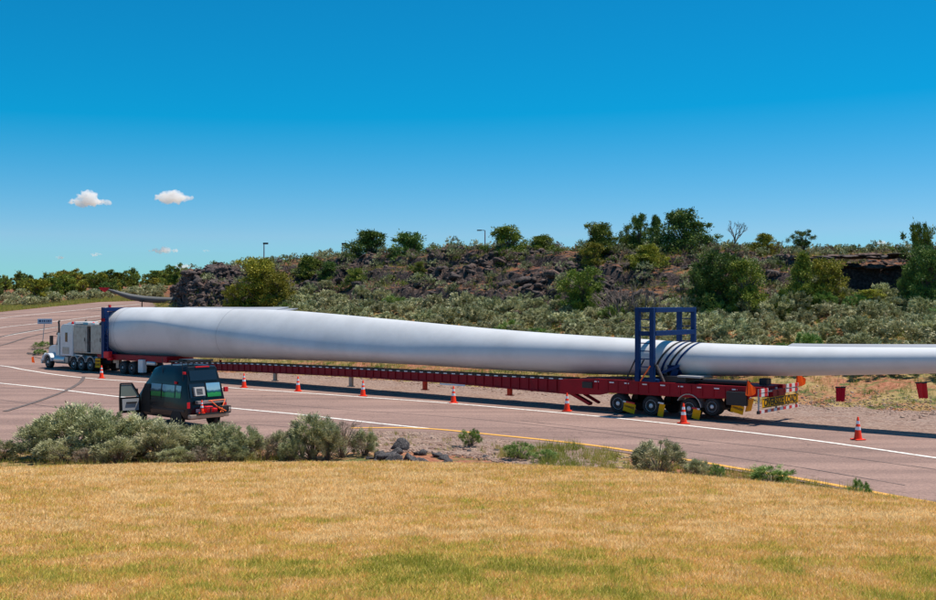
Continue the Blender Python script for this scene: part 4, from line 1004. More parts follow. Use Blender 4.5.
# ------------------------------------------------------------------ trailer
TRL = empty('blade_trailer', ORG, TA, 'long dark red extendable blade trailer with blue frames and yellow oversize signs', 'trailer')
tf = T(103.5) + .21                                       # blue front frame
y0, y1 = -1.45, 2.75; zf = 5.03
fr = MB()
fr.box((tf, y0 + .14, (1.15 + zf) / 2), (.42, .28, zf - 1.15)).box((tf, y1 - .14, (1.15 + zf) / 2), (.42, .28, zf - 1.15))
fr.box((tf, (y0 + y1) / 2, zf - .15), (.40, y1 - y0 - .565, .30)).box((tf, (y0 + y1) / 2, 1.35), (.40, y1 - y0 - .565, .4))
fr.build('front_frame', M['blue'], TRL, bevel=.02)
pm = MB()                                               # plate with a round opening: radial gussets
cy, cz_, rr = .62, 3.22, 1.62; nseg = 48; vs = []; fs = []
def sq(t):
    c, s = math.cos(t), math.sin(t); hx = (y1 - y0) / 2 - .29; hz0 = cz_ - 1.56; hz1 = zf - .31 - cz_
    kx = hx / abs(c) if abs(c) > 1e-6 else 99; kz2 = (hz1 if s > 0 else hz0) / abs(s) if abs(s) > 1e-6 else 99; k_ = min(kx, kz2); return (y0 + y1) / 2 - cy + k_ * c, k_ * s
for k in range(nseg):
    t = 2 * math.pi * k / nseg; c, s = math.cos(t), math.sin(t); q = sq(t)
    for xx in (tf - .05, tf + .05): vs += [(xx, cy + .9 * c, cz_ + .9 * s), (xx, cy + q[0], cz_ + q[1])]
for k in range(nseg):
    a_ = 4 * k; b_ = 4 * ((k + 1) % nseg); fs += [(a_, a_ + 1, b_ + 1, b_), (a_ + 2, b_ + 2, b_ + 3, a_ + 3), (a_, b_, b_ + 2, a_ + 2), (a_ + 1, a_ + 3, b_ + 3, b_ + 1)]
pm.add(vs, fs).build('mounting_plate', M['blue'], TRL)
ladd = MB()
for k in range(9): ladd.bar((tf + .24, y0 + .1, 1.6 + k * .36), (tf + .24 + .34, y0 + .1, 1.6 + k * .36), .05)
ladd.bar((tf + .58, y0 + .1, 1.3), (tf + .58, y0 + .1, 4.7), .08); ladd.build('front_ladder', M['blue'], TRL)
MB().box((tf + .1, y0 - .03, zf - .95), (.5, .03, .22)).build('warning_plate', M['flagred'], TRL)
MB().box((tf, y0 + .6, zf + .10), (.16, .16, .2)).build('marker_light', M['redbright'], TRL)
gn = MB(); gn.prism([(T(96), 1.20), (T(96), 1.40), (tf + .3, 1.45), (tf + 8, 1.50), (tf + 8, 1.05), (tf + .6, 1.05), (tf - .2, 1.15)], -1.15, 1.15); gn.build('gooseneck', M['red'], TRL, bevel=.02)
MB().box((T(109), -1.35, 1.42), (.75, .35, .55)).box((T(111), -1.3, 1.12), (.5, .3, .25)).build('winch_cover', M['redbright'], TRL, bevel=.08)
for k, pxk in enumerate((112, 122.5, 131.5)):
    if k:
        for sy in (-1, 1): wheel(TRL, T(pxk), sy * .95, .51, .58, sy > 0, 'galv')
        MB().tube((T(pxk), -.75, .51), (T(pxk), .75, .51), .08, n=8).build('axle', M['dark'], TRL)
MB().box((T(115), -.9, .8), (.35, .3, .75)).box((T(113), -1.0, .95), (.5, .15, .3)).build('landing_leg', M['bumper'], TRL)
MB().box((T(142), -1.22, .72), (.62, .35, .95)).build('tool_box', M['whiteplas'], TRL, bevel=.03, label='pale grey tool box behind the front axles')
MB().box((T(150), -1.1, .95), (1.1, .3, .3)).build('air_tank', M['chrome'], TRL, bevel=.1)
# long telescopic beam
xa = tf + 7.6; xb = T(560); xm = T(440)
for yy in (-1.12,):
    pass
prof = [(xa, zat(160, 361, -.5)), (T(240), zat(240, 362.6, -.5)), (T(340), zat(340, 367, -.5)), (xm, zat(440, 372, -.5)), (xb, zat(558, 377.6, -.5))]
botm = [(xb, zat(558, 393.5, -.5)), (xm, zat(440, 382.6, -.5)), (T(340), zat(340, 376.2, -.5)), (T(240), zat(240, 371.3, -.5)), (xa, zat(160, 368, -.5))]
webt = [(x, z - .09) for x, z in prof]; webb = [(x, z + .07) for x, z in botm]
MB().prism(webt + webb, -.50, -.42).prism(webt + webb, .42, .50).build('beam_web', M['red'], TRL)
MB().prism(prof + [(x, z - .09) for x, z in prof[::-1]], -.56, .56).build('top_flange', M['dark'], TRL)
MB().prism([(x, z + .07) for x, z in botm[::-1]] + botm, -.56, .56).build('bottom_flange', M['red'], TRL)
def ztop(x): return float(np.interp(x, [p[0] for p in prof], [p[1] for p in prof]))
def zbot(x): return float(np.interp(x, [p[0] for p in botm[::-1]], [p[1] for p in botm[::-1]]))
rib_i = MB().box((0, 0, 0), (.04, .05, 1)).mesh('stiffener', M['red']); ref_i = MB().box((0, 0, 0), (.26, .012, .055)).mesh('reflector', M['reflect'])
x = xa + .4
while x < xb - .2:
    zt_, zb_ = ztop(x) - .09, zbot(x) + .07
    link_mesh('stiffener', rib_i, TRL, (x, -.525, (zt_ + zb_) / 2), None, (1, 1, zt_ - zb_))
    link_mesh('reflector', ref_i, TRL, (x + .3, -.568, ztop(x + .3) - .045)); x += .62
MB().box(((T(432) + T(457)) / 2, -.57, zat(445, 384, -.5)), (T(457) - T(432), .012, .09)).build('side_lettering_plate', M['reflect'], TRL)
for pxk, cl_, yb_ in ((265, 'bumper', 380), (341, 'bumper', 385.5), (415, 'orange', 388.5), (500, 'orange', 394)):
    z_ = zbot(T(pxk)); zz = max(.3, zat(pxk, yb_, -.4)); MB().box((T(pxk), -.4, (z_ + zz) / 2 - .01), (.26, .16, z_ - zz)).box((T(pxk), -.4, zz - .02), (.42, .3, .05)).build('support_foot', M[cl_], TRL, bevel=.01)
lg = MB().bar((T(566), -1.0, .92), (T(588), -1.0, .35), .30, .14).bar((T(572), -.6, .95), (T(592), -.6, .40), .2, .1); lg.build('folded_landing_leg', M['red'], TRL)
# rear bogie section
xr0 = xb; xr1 = T(762, -1.7) - .12
dz1 = zat(650, 383); 
MB().prism([(xr0, 1.50), (T(600), 1.62), (T(612), 1.66), (xr1 - .3, 1.66), (xr1 - .3, 1.42), (T(605), 1.40), (xr0, 1.20)], -1.05, 1.05).build('rear_deck', M['red'], TRL, bevel=.015)
for sy in (-1, 1):
    MB().prism([(xr0, 1.52), (T(598), 1.66), (xr1, 1.68), (xr1, 1.30), (T(735), 1.10), (T(700), 1.02), (T(610), 1.00), (T(600), .86), (xr0, .80)], sy * 1.22 - .05, sy * 1.22 + .05).build('side_rail', M['red'], TRL, bevel=.01)
MB().box((T(583), -1.0, 1.2), (1.0, .4, .4)).box((T(588), -1.3, 1.32), (.6, .08, .3)).build('valve_box', M['dark'], TRL)
for pxk in (597, 612, 627, 645, 663, 681, 700, 717, 735, 750):
    link_mesh('reflector', ref_i, TRL, (T(pxk), -1.282, 1.52))
x = T(598)
while x < xr1 - .2:
    MB().box((x, -1.285, 1.35), (.06, .03, .48)).build('rail_bracket', M['red'], TRL); x += .58
AX = (T(618), T(651), T(689), T(712))
flapxs = []
for k, xx in enumerate(AX):
    for sy in (-1, 1): wheel(TRL, xx, sy * .98, .50 if k < 3 else .42, .56, sy > 0, 'rim', None if k < 3 else .66)
    MB().tube((xx, -.75, .5), (xx, .75, .5), .09, n=8).box((xx, -.5, .8), (.2, .15, .5)).box((xx, .5, .8), (.2, .15, .5)).build('axle', M['dark'], TRL)
    fx = xx + .78; zf_ = .98; rot = Matrix.Rotation(R_(14), 3, 'Y')
    for sy in (1,):
        fp = MB().box((fx, sy * 1.0, .62), (.02, .62, .62), rot); q = fp.build('mud_flap', M['yellow'], TRL)
        MB().box((fx - .09, sy * 1.0, .93), (.06, .66, .08), rot).build('flap_bracket', M['stripes'], q)
        if sy < 0:
            for j in range(4): MB().box((fx + .012 + .015, sy * 1.0 - .21 + j * .14, .62), (.006, .07, .40), rot).build('flap_marking', M['black'], q)
xx = AX[2]; a_o = [(xx + .68 * math.cos(R_(t)), .52 + .68 * math.sin(R_(t))) for t in range(150, 5, -16)]; a_i = [(xx + .64 * math.cos(R_(t)), .52 + .64 * math.sin(R_(t))) for t in range(6, 151, 16)]
MB().prism(a_o + a_i, -1.32, -.7).build('wheel_fender', M['alu'], TRL, True)
# side mud-flap signs seen broadside from the road
for k, (pxk, yc_, col_) in enumerate(((630, 407.5, 'yellow'), (662, 410, 'yellow'), (697, 414, 'yellow'), (738, 409, 'yellow'))):
    w_ = (.66, .30, .40, .62)[k]; zc = zat(pxk, yc_); hh = (.46, .62, .46, .38)[k]
    q = MB().box((T(pxk), -1.31, zc), (w_, .02, hh), Matrix.Rotation(R_(12), 3, 'Y')).build('side_sign', M[col_], TRL)
    MB().box((T(pxk) - .02, -1.315, zc + hh / 2 + .03), (w_, .03, .07), Matrix.Rotation(R_(6), 3, 'Y')).build('sign_bracket', M['sidetape'], q)
    if k in (0, 3): link_mesh('lettering', text_mesh('OVERSIZE', .13, M['black']), q, (T(pxk), -1.324, zc + .03), (R_(90), R_(12), 0))
MB().box((T(738), -1.33, 1.12), (1.0, .2, .62)).build('equipment_box', M['dark'], TRL, bevel=.02)
MB().tube((T(697), -.8, 1.80), (T(745), -.8, 1.80), .13, n=12).build('spare_hose_tube', M['dark'], TRL, True)
MB().box((T(752), .1, 1.85), (.4, .5, .3)).build('deck_box', M['dark'], TRL, bevel=.05)
MB().box((T(672), -.3, 1.82), (1.3, 1.6, .3)).build('turntable', M['dark'], TRL, bevel=.02)
MB().box((T(688), -.6, 1.98), (1.2, 1.2, .08)).build('turntable_plate', M['galv'], TRL)
# rear rack across the tail
xr = T(760, -1.7); ya, yb2 = -1.75, 2.35
for cy_, cz3, w3, h3 in ((ya + .42, 1.55, .84, .17), (ya + .42, 1.36, .84, .14), (yb2 - .85, 1.62, 1.7, .16), (yb2 - .75, 1.40, 1.5, .15)): MB().box((xr, cy_, cz3), (.05, w3, h3)).build('warning_board', M['stripes'], TRL)
MB().box((xr, (ya + yb2) / 2, .62), (.05, yb2 - ya, .13)).build('bumper_bar', M['stripes'], TRL)
MB().box((xr - .06, ya + .05, 1.1), (.06, .08, 1.05)).box((xr - .06, yb2 - .05, 1.1), (.06, .08, 1.05)).box((xr - .06, 0.1, 1.1), (.06, .1, 1.05)).box((xr - .05, (ya + yb2) / 2, 1.48), (.05, yb2 - ya - .2, .07)).build('rack_frame', M['galv'], TRL)
MB().box((xr - .6, .3, 1.35), (1.2, 1.3, .35)).box((xr - .1, .15, 1.2), (.2, .25, .6)).build('tail_beam', M['red'], TRL)
sg = MB().box((xr + .01, (ya + yb2) / 2 + .1, .99), (.02, 3.8, .44)).build('oversize_sign', M['yellow'], TRL)
for zz_ in (.80, 1.18): MB().box((xr + .026, (ya + yb2) / 2 + .1, zz_), (.006, 3.7, .025)).build('sign_border', M['black'], sg)
link_mesh('lettering', text_mesh('OVERSIZE LOAD', .47, M['black']), sg, (xr + .026, (ya + yb2) / 2 + .1, .99), (R_(90), 0, R_(90)))
MB().box((xr - .02, ya - .06, .60), (.12, .12, .14)).build('bump_stop', M['dark'], TRL)
for (x_, y_, z_, s_) in ((T(747, -1.6), -1.6, 1.98, 1), (xr - .1, yb2 + .1, 2.2, 1)):
    fl = MB(); g_ = 6; vs = [(x_ + .42 * i / g_ - j * .10 * (1 - i / g_), y_ + .07 * math.sin(i * 1.4 + j), z_ - .34 * (i / g_) ** 1.3 - j * (.66 - .46 * (i / g_) ** 2)) for i in range(g_ + 1) for j in (0, 1)]
    fl.add(vs, [(2 * i, 2 * i + 1, 2 * i + 3, 2 * i + 2) for i in range(g_)]); q = fl.build('warning_flag', M['flag'], TRL)
    MB().tube((x_, y_, 1.35), (x_, y_, z_ + .05), .02, n=6).build('flag_staff', M['dark'], q)
MB().lathe([(.12, 0), (.12, .12), (.02, .18)], 'z', (xr - .3, yb2 - .2, 2.0), 12).build('beacon', M['redbright'], TRL, True)
MB().lathe([(.12, 0), (.12, .12), (.02, .18)], 'z', (T(697), .9, 2.0), 12).build('beacon', M['redbright'], TRL, True)
# blue rear portal
pa, pb = T(638.5, -1.45), T(653, -1.45); PY0, PY1 = -1.5, 2.5; ZP = zat(640, 307.5)
for (x_, y_) in ((pa, PY0), (pb, PY0), (pa, PY1), (pb, PY1)):
    MB().box((x_, y_, (1.67 + ZP) / 2), (.23, .21, ZP - 1.67)).build('portal_post', M['blue'], TRL, bevel=.015)
for z_ in (ZP - .12, ZP - 1.24):
    for x_ in ((pa, pb) if z_ > 5 else (pb,)):
        MB().box((x_, (PY0 + PY1) / 2, z_), (.25, PY1 - PY0 - .25, .23)).build('portal_beam', M['blue'], TRL, bevel=.01)
    for y_ in (PY0, PY1): MB().box(((pa + pb) / 2, y_, z_), (pb - pa - .28, .2, .2)).build('portal_tie', M['blue'], TRL, bevel=.01)
for y_ in (PY0, PY1):
    for k in range(9):
        z_ = 2.0 + k * .38
        MB().bar(((pa + .14), y_, z_), (pb - .14, y_, z_), .05).build('rung', M['blue'], TRL)
MB().box(((pa + pb) / 2, .5, 1.72), (1.3, 3.8, .12)).build('portal_base', M['blue'], TRL)
sd = MB(); nsd = 12; bz = 2.82; br = 1.06                # saddle cradle under the blade
for k in range(nsd):
    t0_ = R_(200 + k * 140 / nsd); t1_ = R_(200 + (k + 1) * 140 / nsd)
    sd.bar((pb + .55, .5 + br * math.cos(t0_), bz + br * math.sin(t0_)), (pb + .55, .5 + br * math.cos(t1_), bz + br * math.sin(t1_)), .10, .62, up=Vector((1, 0, 0)))
sd.build('saddle', M['blue'], TRL)
MB().bar((pb + .2, -.95, 2.1), (pb + .95, -.62, 2.45), .35, .12).bar((pb + .6, -.75, 1.75), (pb + .75, -.6, 2.3), .12, .3).box((pb + .9, -.6, 1.85), (.7, .5, .25)).build('saddle_bracket', M['blue'], TRL)
for (x_, y_, x2, y2, z2, cc) in ((T(626), -1.25, pa - .15, -1.15, 3.1, 'dark'), (T(633), -1.25, pa + .1, -1.1, 2.7, 'dark'), (pb + .45, -1.3, pb + .05, -1.55, 2.7, 'dark'), (pa + .2, -1.6, pb - .05, -1.62, 2.45, 'orangestrap'), (pb + .55, -1.3, pb + .25, -1.5, 2.5, 'bumper')):
    MB().tube((x_, y_, 1.7), (x2, y2, z2), .035, n=6).build('tie_down_chain', M[cc], TRL)

# ------------------------------------------------------------------ wind turbine blade
BT = [(125.5, 308, 354.5, 1.0), (135, 307, 356, 1.), (180, 307.6, 357, .93), (235, 309, 358.6, .95), (270, 309.5, 359.5, 1.), (300, 311, 360.2, 1.), (345, 315, 361.4, .95), (420, 322, 364.8, .85), (500, 329.5, 370, .78), (560, 334, 373, .72), (635, 338.5, 375.2, .66), (700, 343, 376, .6), (800, 346.3, 376, .55), (936, 347, 373.5, .48), (1100, 347, 369, .4), (1190, 348, 362, .25), (1205, 351, 356, .1)]
YB = .5
bx = np.array([T(b[0], YB) for b in BT]); s_at = [F / (ORG + NN * YB + U * x_).y for x_ in bx]
bzt = np.array([CZ - (b[1] - 300) / s for b, s in zip(BT, s_at)]); bzb = np.array([CZ - (b[2] - 300) / s for b, s in zip(BT, s_at)]); bw = np.array([b[3] for b in BT]) * 1.72
bpx = np.array([b[0] for b in BT], float)
NS = 150; xs = bx[0] + (bx[-1] - bx[0]) * np.linspace(0, 1, NS) ** 1.0
def cub(x, X_, Y_):                                     # monotone-ish smooth interpolation
    return np.interp(x, X_, Y_)
def smooth(a, n=5):
    for _ in range(3):
        p_ = np.pad(a, n // 2, mode='edge'); a = np.convolve(p_, np.ones(n) / n, 'valid')
    return a
zt_s = smooth(cub(xs, bx, bzt)); zb_s = smooth(cub(xs, bx, bzb)); w_s = smooth(cub(xs, bx, bw)); px_s = cub(xs, bx, bpx)
NR = 72; V = []
for i, x_ in enumerate(xs):
    h = (zt_s[i] - zb_s[i]) / 2; zc = (zt_s[i] + zb_s[i]) / 2; w = w_s[i]; pxi = px_s[i]
    air = float(ss(122, 175, pxi) * (1 - ss(400, 600, pxi))); pcx = float(np.interp(pxi, [110, 125, 170, 210, 250, 300, 345, 430, 560], [.76, .72, .70, .57, .45, .34, .28, .30, .45]))
    for k in range(NR):
        t = 2 * math.pi * k / NR; c, s = math.cos(t), math.sin(t)
        v = (s + 1) / 2; yc = c * w
        if c < 0:
            if v < pcx: g_ = (1 - ((pcx - v) / pcx) ** 2.3) ** .5
            else: g_ = max(0, 1 - ((v - pcx) / (1 - pcx)) ** 1.45) ** .62
            yn = -w * g_; yc = yc * (1 - air) + yn * air
        V.append((x_, YB + yc, zc + s * h))
Fc = [(i * NR + k, i * NR + (k + 1) % NR, (i + 1) * NR + (k + 1) % NR, (i + 1) * NR + k) for i in range(NS - 1) for k in range(NR)]
mb = MB(); mb.add(V, Fc); mb.add([V[i] for i in range(NR)], [tuple(range(NR))[::-1]]); mb.add([V[(NS - 1) * NR + i] for i in range(NR)], [tuple(range(NR))])
BL = empty('turbine_blade', ORG, TA, 'huge white wind turbine blade lying along the trailer from the truck past the right edge', 'blade')
o = mb.build('blade_shell', M['blade'], BL, True)
# root flange ring, seam bands, trailing edge pieces
h0 = (zt_s[0] - zb_s[0]) / 2; zc0 = (zt_s[0] + zb_s[0]) / 2
MB().lathe([(h0 * .97, -.30), (h0 * 1.0, -.28), (h0 * 1.012, 0), (h0 * .99, .06)], 'x', (xs[0], YB, zc0), 60).build('root_ring', M['blade_edge'], BL, True)
bolt_i = MB().tube((-.1, 0, 0), (.0, 0, 0), .05, n=6).mesh('root_bolt', M['galv'])
for k in range(36):
    t = 2 * math.pi * k / 36; link_mesh('root_bolt', bolt_i, BL, (xs[0] - .30, YB + h0 * .86 * math.cos(t), zc0 + h0 * .86 * math.sin(t)))
def ring_at(name, x_, wd, off, m_):
    i_ = int(np.clip(np.searchsorted(xs, x_), 1, NS - 1)); f_ = (x_ - xs[i_ - 1]) / (xs[i_] - xs[i_ - 1])
    A_ = np.array(V[(i_ - 1) * NR:i_ * NR]) * (1 - f_) + np.array(V[i_ * NR:(i_ + 1) * NR]) * f_; c_ = A_.mean(0); rg = MB(); q = []
    for p_ in A_:
        d_ = p_ - c_; d_[0] = 0; d_ /= np.linalg.norm(d_)
        for dx_ in (-wd / 2, wd / 2): q.append((p_[0] + dx_, p_[1] + d_[1] * off, p_[2] + d_[2] * off))
    rg.add(q, [(2 * k, 2 * k + 1, (2 * k + 3) % (2 * NR), (2 * k + 2) % (2 * NR)) for k in range(NR)]).build(name, m_, BL, True)
for px_ in (133, 235): ring_at('seam', T(px_, YB), .035, .006, M['blade_edge'])
te = MB(); e0, e1 = T(178, 1.8), T(289, 1.8)
for (q0, q1, dz) in ((e0, T(235, 1.8), 0), (T(235, 1.8), T(280, 1.8), .07), (T(272, 1.8), e1, 0)):
    zz0 = float(np.interp(q0, xs, zt_s)); zz1 = float(np.interp(q1, xs, zt_s))
    te.add([(q0, .9, zz0 - .12), (q1, .9, zz1 - .12), (q1, 2.6, zz1 + .10 + dz), (q0, 2.6, zz0 + .02 + dz), (q0, .9, zz0 - .2), (q1, .9, zz1 - .2), (q1, 2.6, zz1 + .04 + dz), (q0, 2.6, zz0 - .04 + dz)],
           [(0, 1, 2, 3), (4, 7, 6, 5), (0, 3, 7, 4), (1, 5, 6, 2), (3, 2, 6, 7), (0, 4, 5, 1)])
te.build('trailing_edge_panel', M['blade_edge'], BL)
tx0 = T(793, 1.0); tx1 = T(1080, 1.0); vs = []; 
for k in range(24):
    q = tx0 + (tx1 - tx0) * k / 23; zz = float(np.interp(q, xs, zt_s)); vs += [(q, YB - .1, zz + .01), (q, YB + .45, zz + .10), (q, YB - .1, zz - .03), (q, YB + .45, zz + .06)]
te2 = MB(); te2.add(vs, [f for k in range(23) for f in ((4 * k, 4 * k + 4, 4 * k + 5, 4 * k + 1), (4 * k + 2, 4 * k + 3, 4 * k + 7, 4 * k + 6), (4 * k, 4 * k + 2, 4 * k + 6, 4 * k + 4), (4 * k + 1, 4 * k + 5, 4 * k + 7, 4 * k + 3))])
te2.build('trailing_edge_strip', M['blade_edge'], BL)
# raised dark bands stand in for the frame's shadow stripes on the blade
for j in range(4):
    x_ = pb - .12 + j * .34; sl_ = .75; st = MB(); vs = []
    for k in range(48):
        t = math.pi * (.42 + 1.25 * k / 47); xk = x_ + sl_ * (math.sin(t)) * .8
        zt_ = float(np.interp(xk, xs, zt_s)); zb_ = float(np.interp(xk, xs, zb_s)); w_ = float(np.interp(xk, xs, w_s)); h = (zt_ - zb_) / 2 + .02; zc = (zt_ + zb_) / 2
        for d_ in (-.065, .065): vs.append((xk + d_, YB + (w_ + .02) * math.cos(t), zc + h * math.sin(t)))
    st.add(vs, [(2 * k, 2 * k + 1, 2 * k + 3, 2 * k + 2) for k in range(47)]).build('shadow_stripe', M['blue' if j % 2 else 'dark'], TRL, True)
# red flags hanging under the thin end and behind the van
def hangflag(px, ytop, ybot, wpx, lab, matn, tilt=0., rod=True):
    t_ = T(px, YB); zt_ = zat(px, ytop, YB); zb_ = zat(px, ybot, YB); s = F / (ORG + NN * YB + U * t_).y; w = wpx / s
    zb0 = float(np.interp(t_, xs, zb_s)); p = ORG + NN * YB + U * t_
    e = empty('hanging_flag', (p.x, p.y, zt_), 0, lab, 'flag', None); vs = []; n_ = 8
    for i in range(n_ + 1):
        u_ = i / n_ - .5
        for j in range(5):
            v_ = j / 4; vs.append((u_ * w * (1 - .18 * v_) + tilt * v_, .05 * math.sin(i * 1.3 + j * .5), -(zt_ - zb_) * v_ * (1 - .06 * abs(math.sin(i * 1.1)))))
    MB().add(vs, [(i * 5 + j, i * 5 + j + 1, i * 5 + j + 6, i * 5 + j + 5) for i in range(n_) for j in range(4)]).build('cloth', M[matn], e, True)
    if rod: MB().bar((-w * .55, 0, .01), (w * .55, 0, .01), .045, .06).build('rod', M['dark'], e)
    MB().tube((-w * .4, 0, .02), (-w * .15, 0, zb0 - zt_ + .05), .006, n=4).tube((w * .4, 0, .02), (w * .15, 0, zb0 - zt_ + .05), .006, n=4).build('cord', M['galv'], e)
hangflag(840.5, 387.5, 402, 9.5, 'dark red cloth flag hanging under the blade above the right cone', 'flagred')
hangflag(921, 383, 399, 10.5, 'bright red cloth flag hanging crooked under the blade at the right edge', 'redbright', .12)
hangflag(220.5, 360, 370, 2.6, 'narrow red streamer hanging under the blade behind the van roof', 'redbright', 0, False)
hangflag(173.5, 356, 361, 2.6, 'short red streamer hanging under the blade near its root', 'redbright', 0, False)

# ------------------------------------------------------------------ CONES
def cone_parts(e):
    MB().box((0, 0, .022), (.44, .44, .044)).build('base', M['orange'], e, bevel=.012)
    prof = [(.165, .044), (.155, .08), (.036, .90), (.02, .92)]
    MB().lathe(prof, 'z', n=24).build('cone_body', M['orange'], e, True)
    def rad(z): return .155 + (z - .08) / (.82) * (.036 - .155) + .004
    for (a_, b_) in ((.40, .53), (.64, .76)):
        MB().lathe([(rad(a_), a_), (rad(b_), b_)], 'z', n=24).build('reflective_sleeve', M['reflect'], e, True)
CN = [(858, 440.3, 'orange cone standing alone on the right, nearest the camera'), (683.5, 424, 'orange cone in front of the third rear trailer wheel'), (567, 411.6, 'orange cone by the folded landing leg of the trailer'),
      (453.5, 403.4, 'orange cone below the light plate on the long red beam'), (363, 396.6, 'middle of the orange cones along the beam, between the lettered plate and van'), (298, 391.6, 'second orange cone right of the van along the beam'),
      (244, 388, 'orange cone nearest to the back of the van on its right'), (101.5, 378.5, 'orange cone beside the yellow sign behind the tractor')]
proto = None
for i, (px, py, lab) in enumerate(CN):
    p = hit(px, py); p.z += .022
    if proto is None: proto = empty('traffic_cone', p, .3, lab, 'cone', 'traffic cones along the trailer'); cone_parts(proto); c = proto
    else: c = copy_tree(proto); c.location = p; c.rotation_euler = (0, 0, random.uniform(0, 1.5)); c['label'] = lab

# ------------------------------------------------------------------ VAN
VTH = R_(47); vf = Vector((-math.sin(VTH), math.cos(VTH), 0)); vr = Vector((math.cos(VTH), math.sin(VTH), 0))
vc = Vector((-.257 * 46.9, 46.9, 0)) + vr * .98        # middle of the rear face on the road
# local frame: x = backwards..., use +x forward, +y left
van = empty('camper_van', (vc.x, vc.y, .02), math.atan2(vf.y, vf.x), 'black high top camper van parked with its driver door open', 'van')
st = [  # x forward, top z, half width factor, hightop factor
    (0.00, 2.02, .95, 0), (.06, 2.10, .97, 0)]
def vsec(x, ztop_, k=1., belt=1.22, zb_=.42, shift=0.):
    hw = .98 * k; tb = max(.05, ztop_ - belt); up_ = min(1, tb / .8)
    pts = [(-hw * .93, zb_), (-hw, .62), (-hw * 1.01, .95), (-hw * .985, belt), (-hw * (.985 - .07 * up_), belt + tb * .52), (-hw * (.985 - .13 * up_), belt + tb * .66), (-hw * (.985 - .19 * up_), belt + tb * .92), (-hw * (.985 - .27 * up_), belt + tb * .99), (-hw * .3, belt + tb)]
    pts = pts + [(-y, z) for y, z in pts[::-1]]; ret = []
    for (y, z) in pts:
        ret.append((x + shift * max(0, (z - belt)), y, z))
    return ret
secs = [vsec(0, 2.66, .95, shift=.26), vsec(.10, 2.70, .99, shift=.24), vsec(1.2, 2.72, 1, shift=.08), vsec(2.4, 2.70, 1), vsec(3.0, 2.55, 1), vsec(3.35, 2.15, 1), vsec(3.55, 1.95, 1), vsec(4.05, 1.28, .97, belt=1.15), vsec(4.65, 1.08, .93, belt=.98), vsec(4.82, .90, .88, belt=.85)]
nb = len(secs[0]); mb = MB(); V = [p for s in secs for p in s]
Fc = [(i * nb + k, i * nb + (k + 1) % nb, (i + 1) * nb + (k + 1) % nb, (i + 1) * nb + k) for i in range(len(secs) - 1) for k in range(nb)] + [tuple(range(nb))[::-1], tuple(range((len(secs) - 1) * nb, len(secs) * nb))]
mi = []
mb.add(V, Fc); mb.m = [1 if (len(f) == 4 and np.mean([V[i][2] for i in f]) > 2.02) else 0 for f in Fc]
mb.build('body', [M['van'], M['vantop']], van, True)
def side_y(x, z, sgn=1):                                # half width of the side at height z on the main body
    tb = 2.70 - 1.22; u_ = (z - 1.22) / tb
    return sgn * .98 * np.interp(u_, [0, .52, .66], [.985, .915, .855])
def side_panel(name, xa_, xb_, za, zb_, m_, off=.012, skew=0., sgn=1):
    vs = []
    for o_ in (off, off - .02):
        for (x, z) in ((xa_, za), (xb_, za), (xb_ - skew, zb_), (xa_ + skew * .3, zb_)): vs.append((x, float(side_y(x, z, sgn)) + sgn * o_, z))
    return MB().add(vs, [(0, 1, 2, 3), (4, 7, 6, 5), (0, 4, 5, 1), (1, 5, 6, 2), (2, 6, 7, 3), (3, 7, 4, 0)]).build(name, m_, van)
for sg_ in (1, -1):
    w1 = side_panel('side_window', .55, .95, 1.32, 1.86, M['picture'], sgn=sg_); w2 = side_panel('side_window', 1.05, 2.05, 1.32, 1.86, M['picture'], sgn=sg_); w3 = side_panel('side_window', 2.15, 2.95, 1.32, 1.86, M['picture'], sgn=sg_)
side_panel('door_window', 3.05, 3.62, 1.32, 1.84, M['glass'], skew=.28, sgn=-1)
for sg_ in (1, -1): side_panel('door_seam', 2.08, 2.10, 1.25, 1.9, M['dark'], .016, sgn=sg_)
MB().box((1.5, .985, .80), (2.6, .03, .10)).build('side_moulding', M['dark'], van)
# dark door opening with seat
MB().prism([(2.98, .55), (2.98, 1.84), (3.40, 1.82), (3.72, 1.30), (3.78, .55)], .962, .992).build('door_opening', M['black'], van)
MB().box((3.15, .70, .95), (.5, .5, .16)).box((2.98, .70, 1.3), (.16, .48, .7)).build('driver_seat', M['greytrim'], van, bevel=.04)
# windscreen
MB().add([(3.60, -.76, 1.92), (3.60, .76, 1.92), (4.03, .86, 1.34), (4.03, -.86, 1.34)], [(0, 1, 2, 3)]).build('windshield', M['glass'], van)
# open front door hinged at the front of the opening, swung out
hd = Vector((3.80, .99, 0)); ang = R_(82)
dx = Vector((-math.cos(ang), math.sin(ang), 0)); dn = Vector((math.sin(ang), math.cos(ang), 0))
def dpt(u_, z, o_=0): p = hd + dx * u_ + dn * o_; return (p.x, p.y, z)
dm = MB()
def dpanel(mb_, poly, o0, o1, mi=0):
    n_ = len(poly); mb_.add([dpt(u_, z, o0) for u_, z in poly] + [dpt(u_, z, o1) for u_, z in poly], [(i, (i + 1) % n_, n_ + (i + 1) % n_, n_ + i) for i in range(n_)] + [tuple(range(n_))[::-1], tuple(range(n_, 2 * n_))], mi)
dpanel(dm, [(0, .50), (1.12, .55), (1.14, 1.25), (0, 1.22)], -.04, .04)
for (a_, b_) in (((0.02, 1.22), (.46, 1.84)), ((.46, 1.84), (1.08, 1.86)), ((1.08, 1.86), (1.11, 1.25))):
    P0 = Vector(dpt(*a_)); P1 = Vector(dpt(*b_)); dm.bar(P0, P1, .06, .06)
door = dm.build('front_door', M['van'], van, bevel=.015)
ip = MB(); dpanel(ip, [(.12, .62), (1.0, .66), (1.02, 1.17), (.12, 1.15)], -.055, -.041); ip.build('door_trim', M['greytrim'], door)
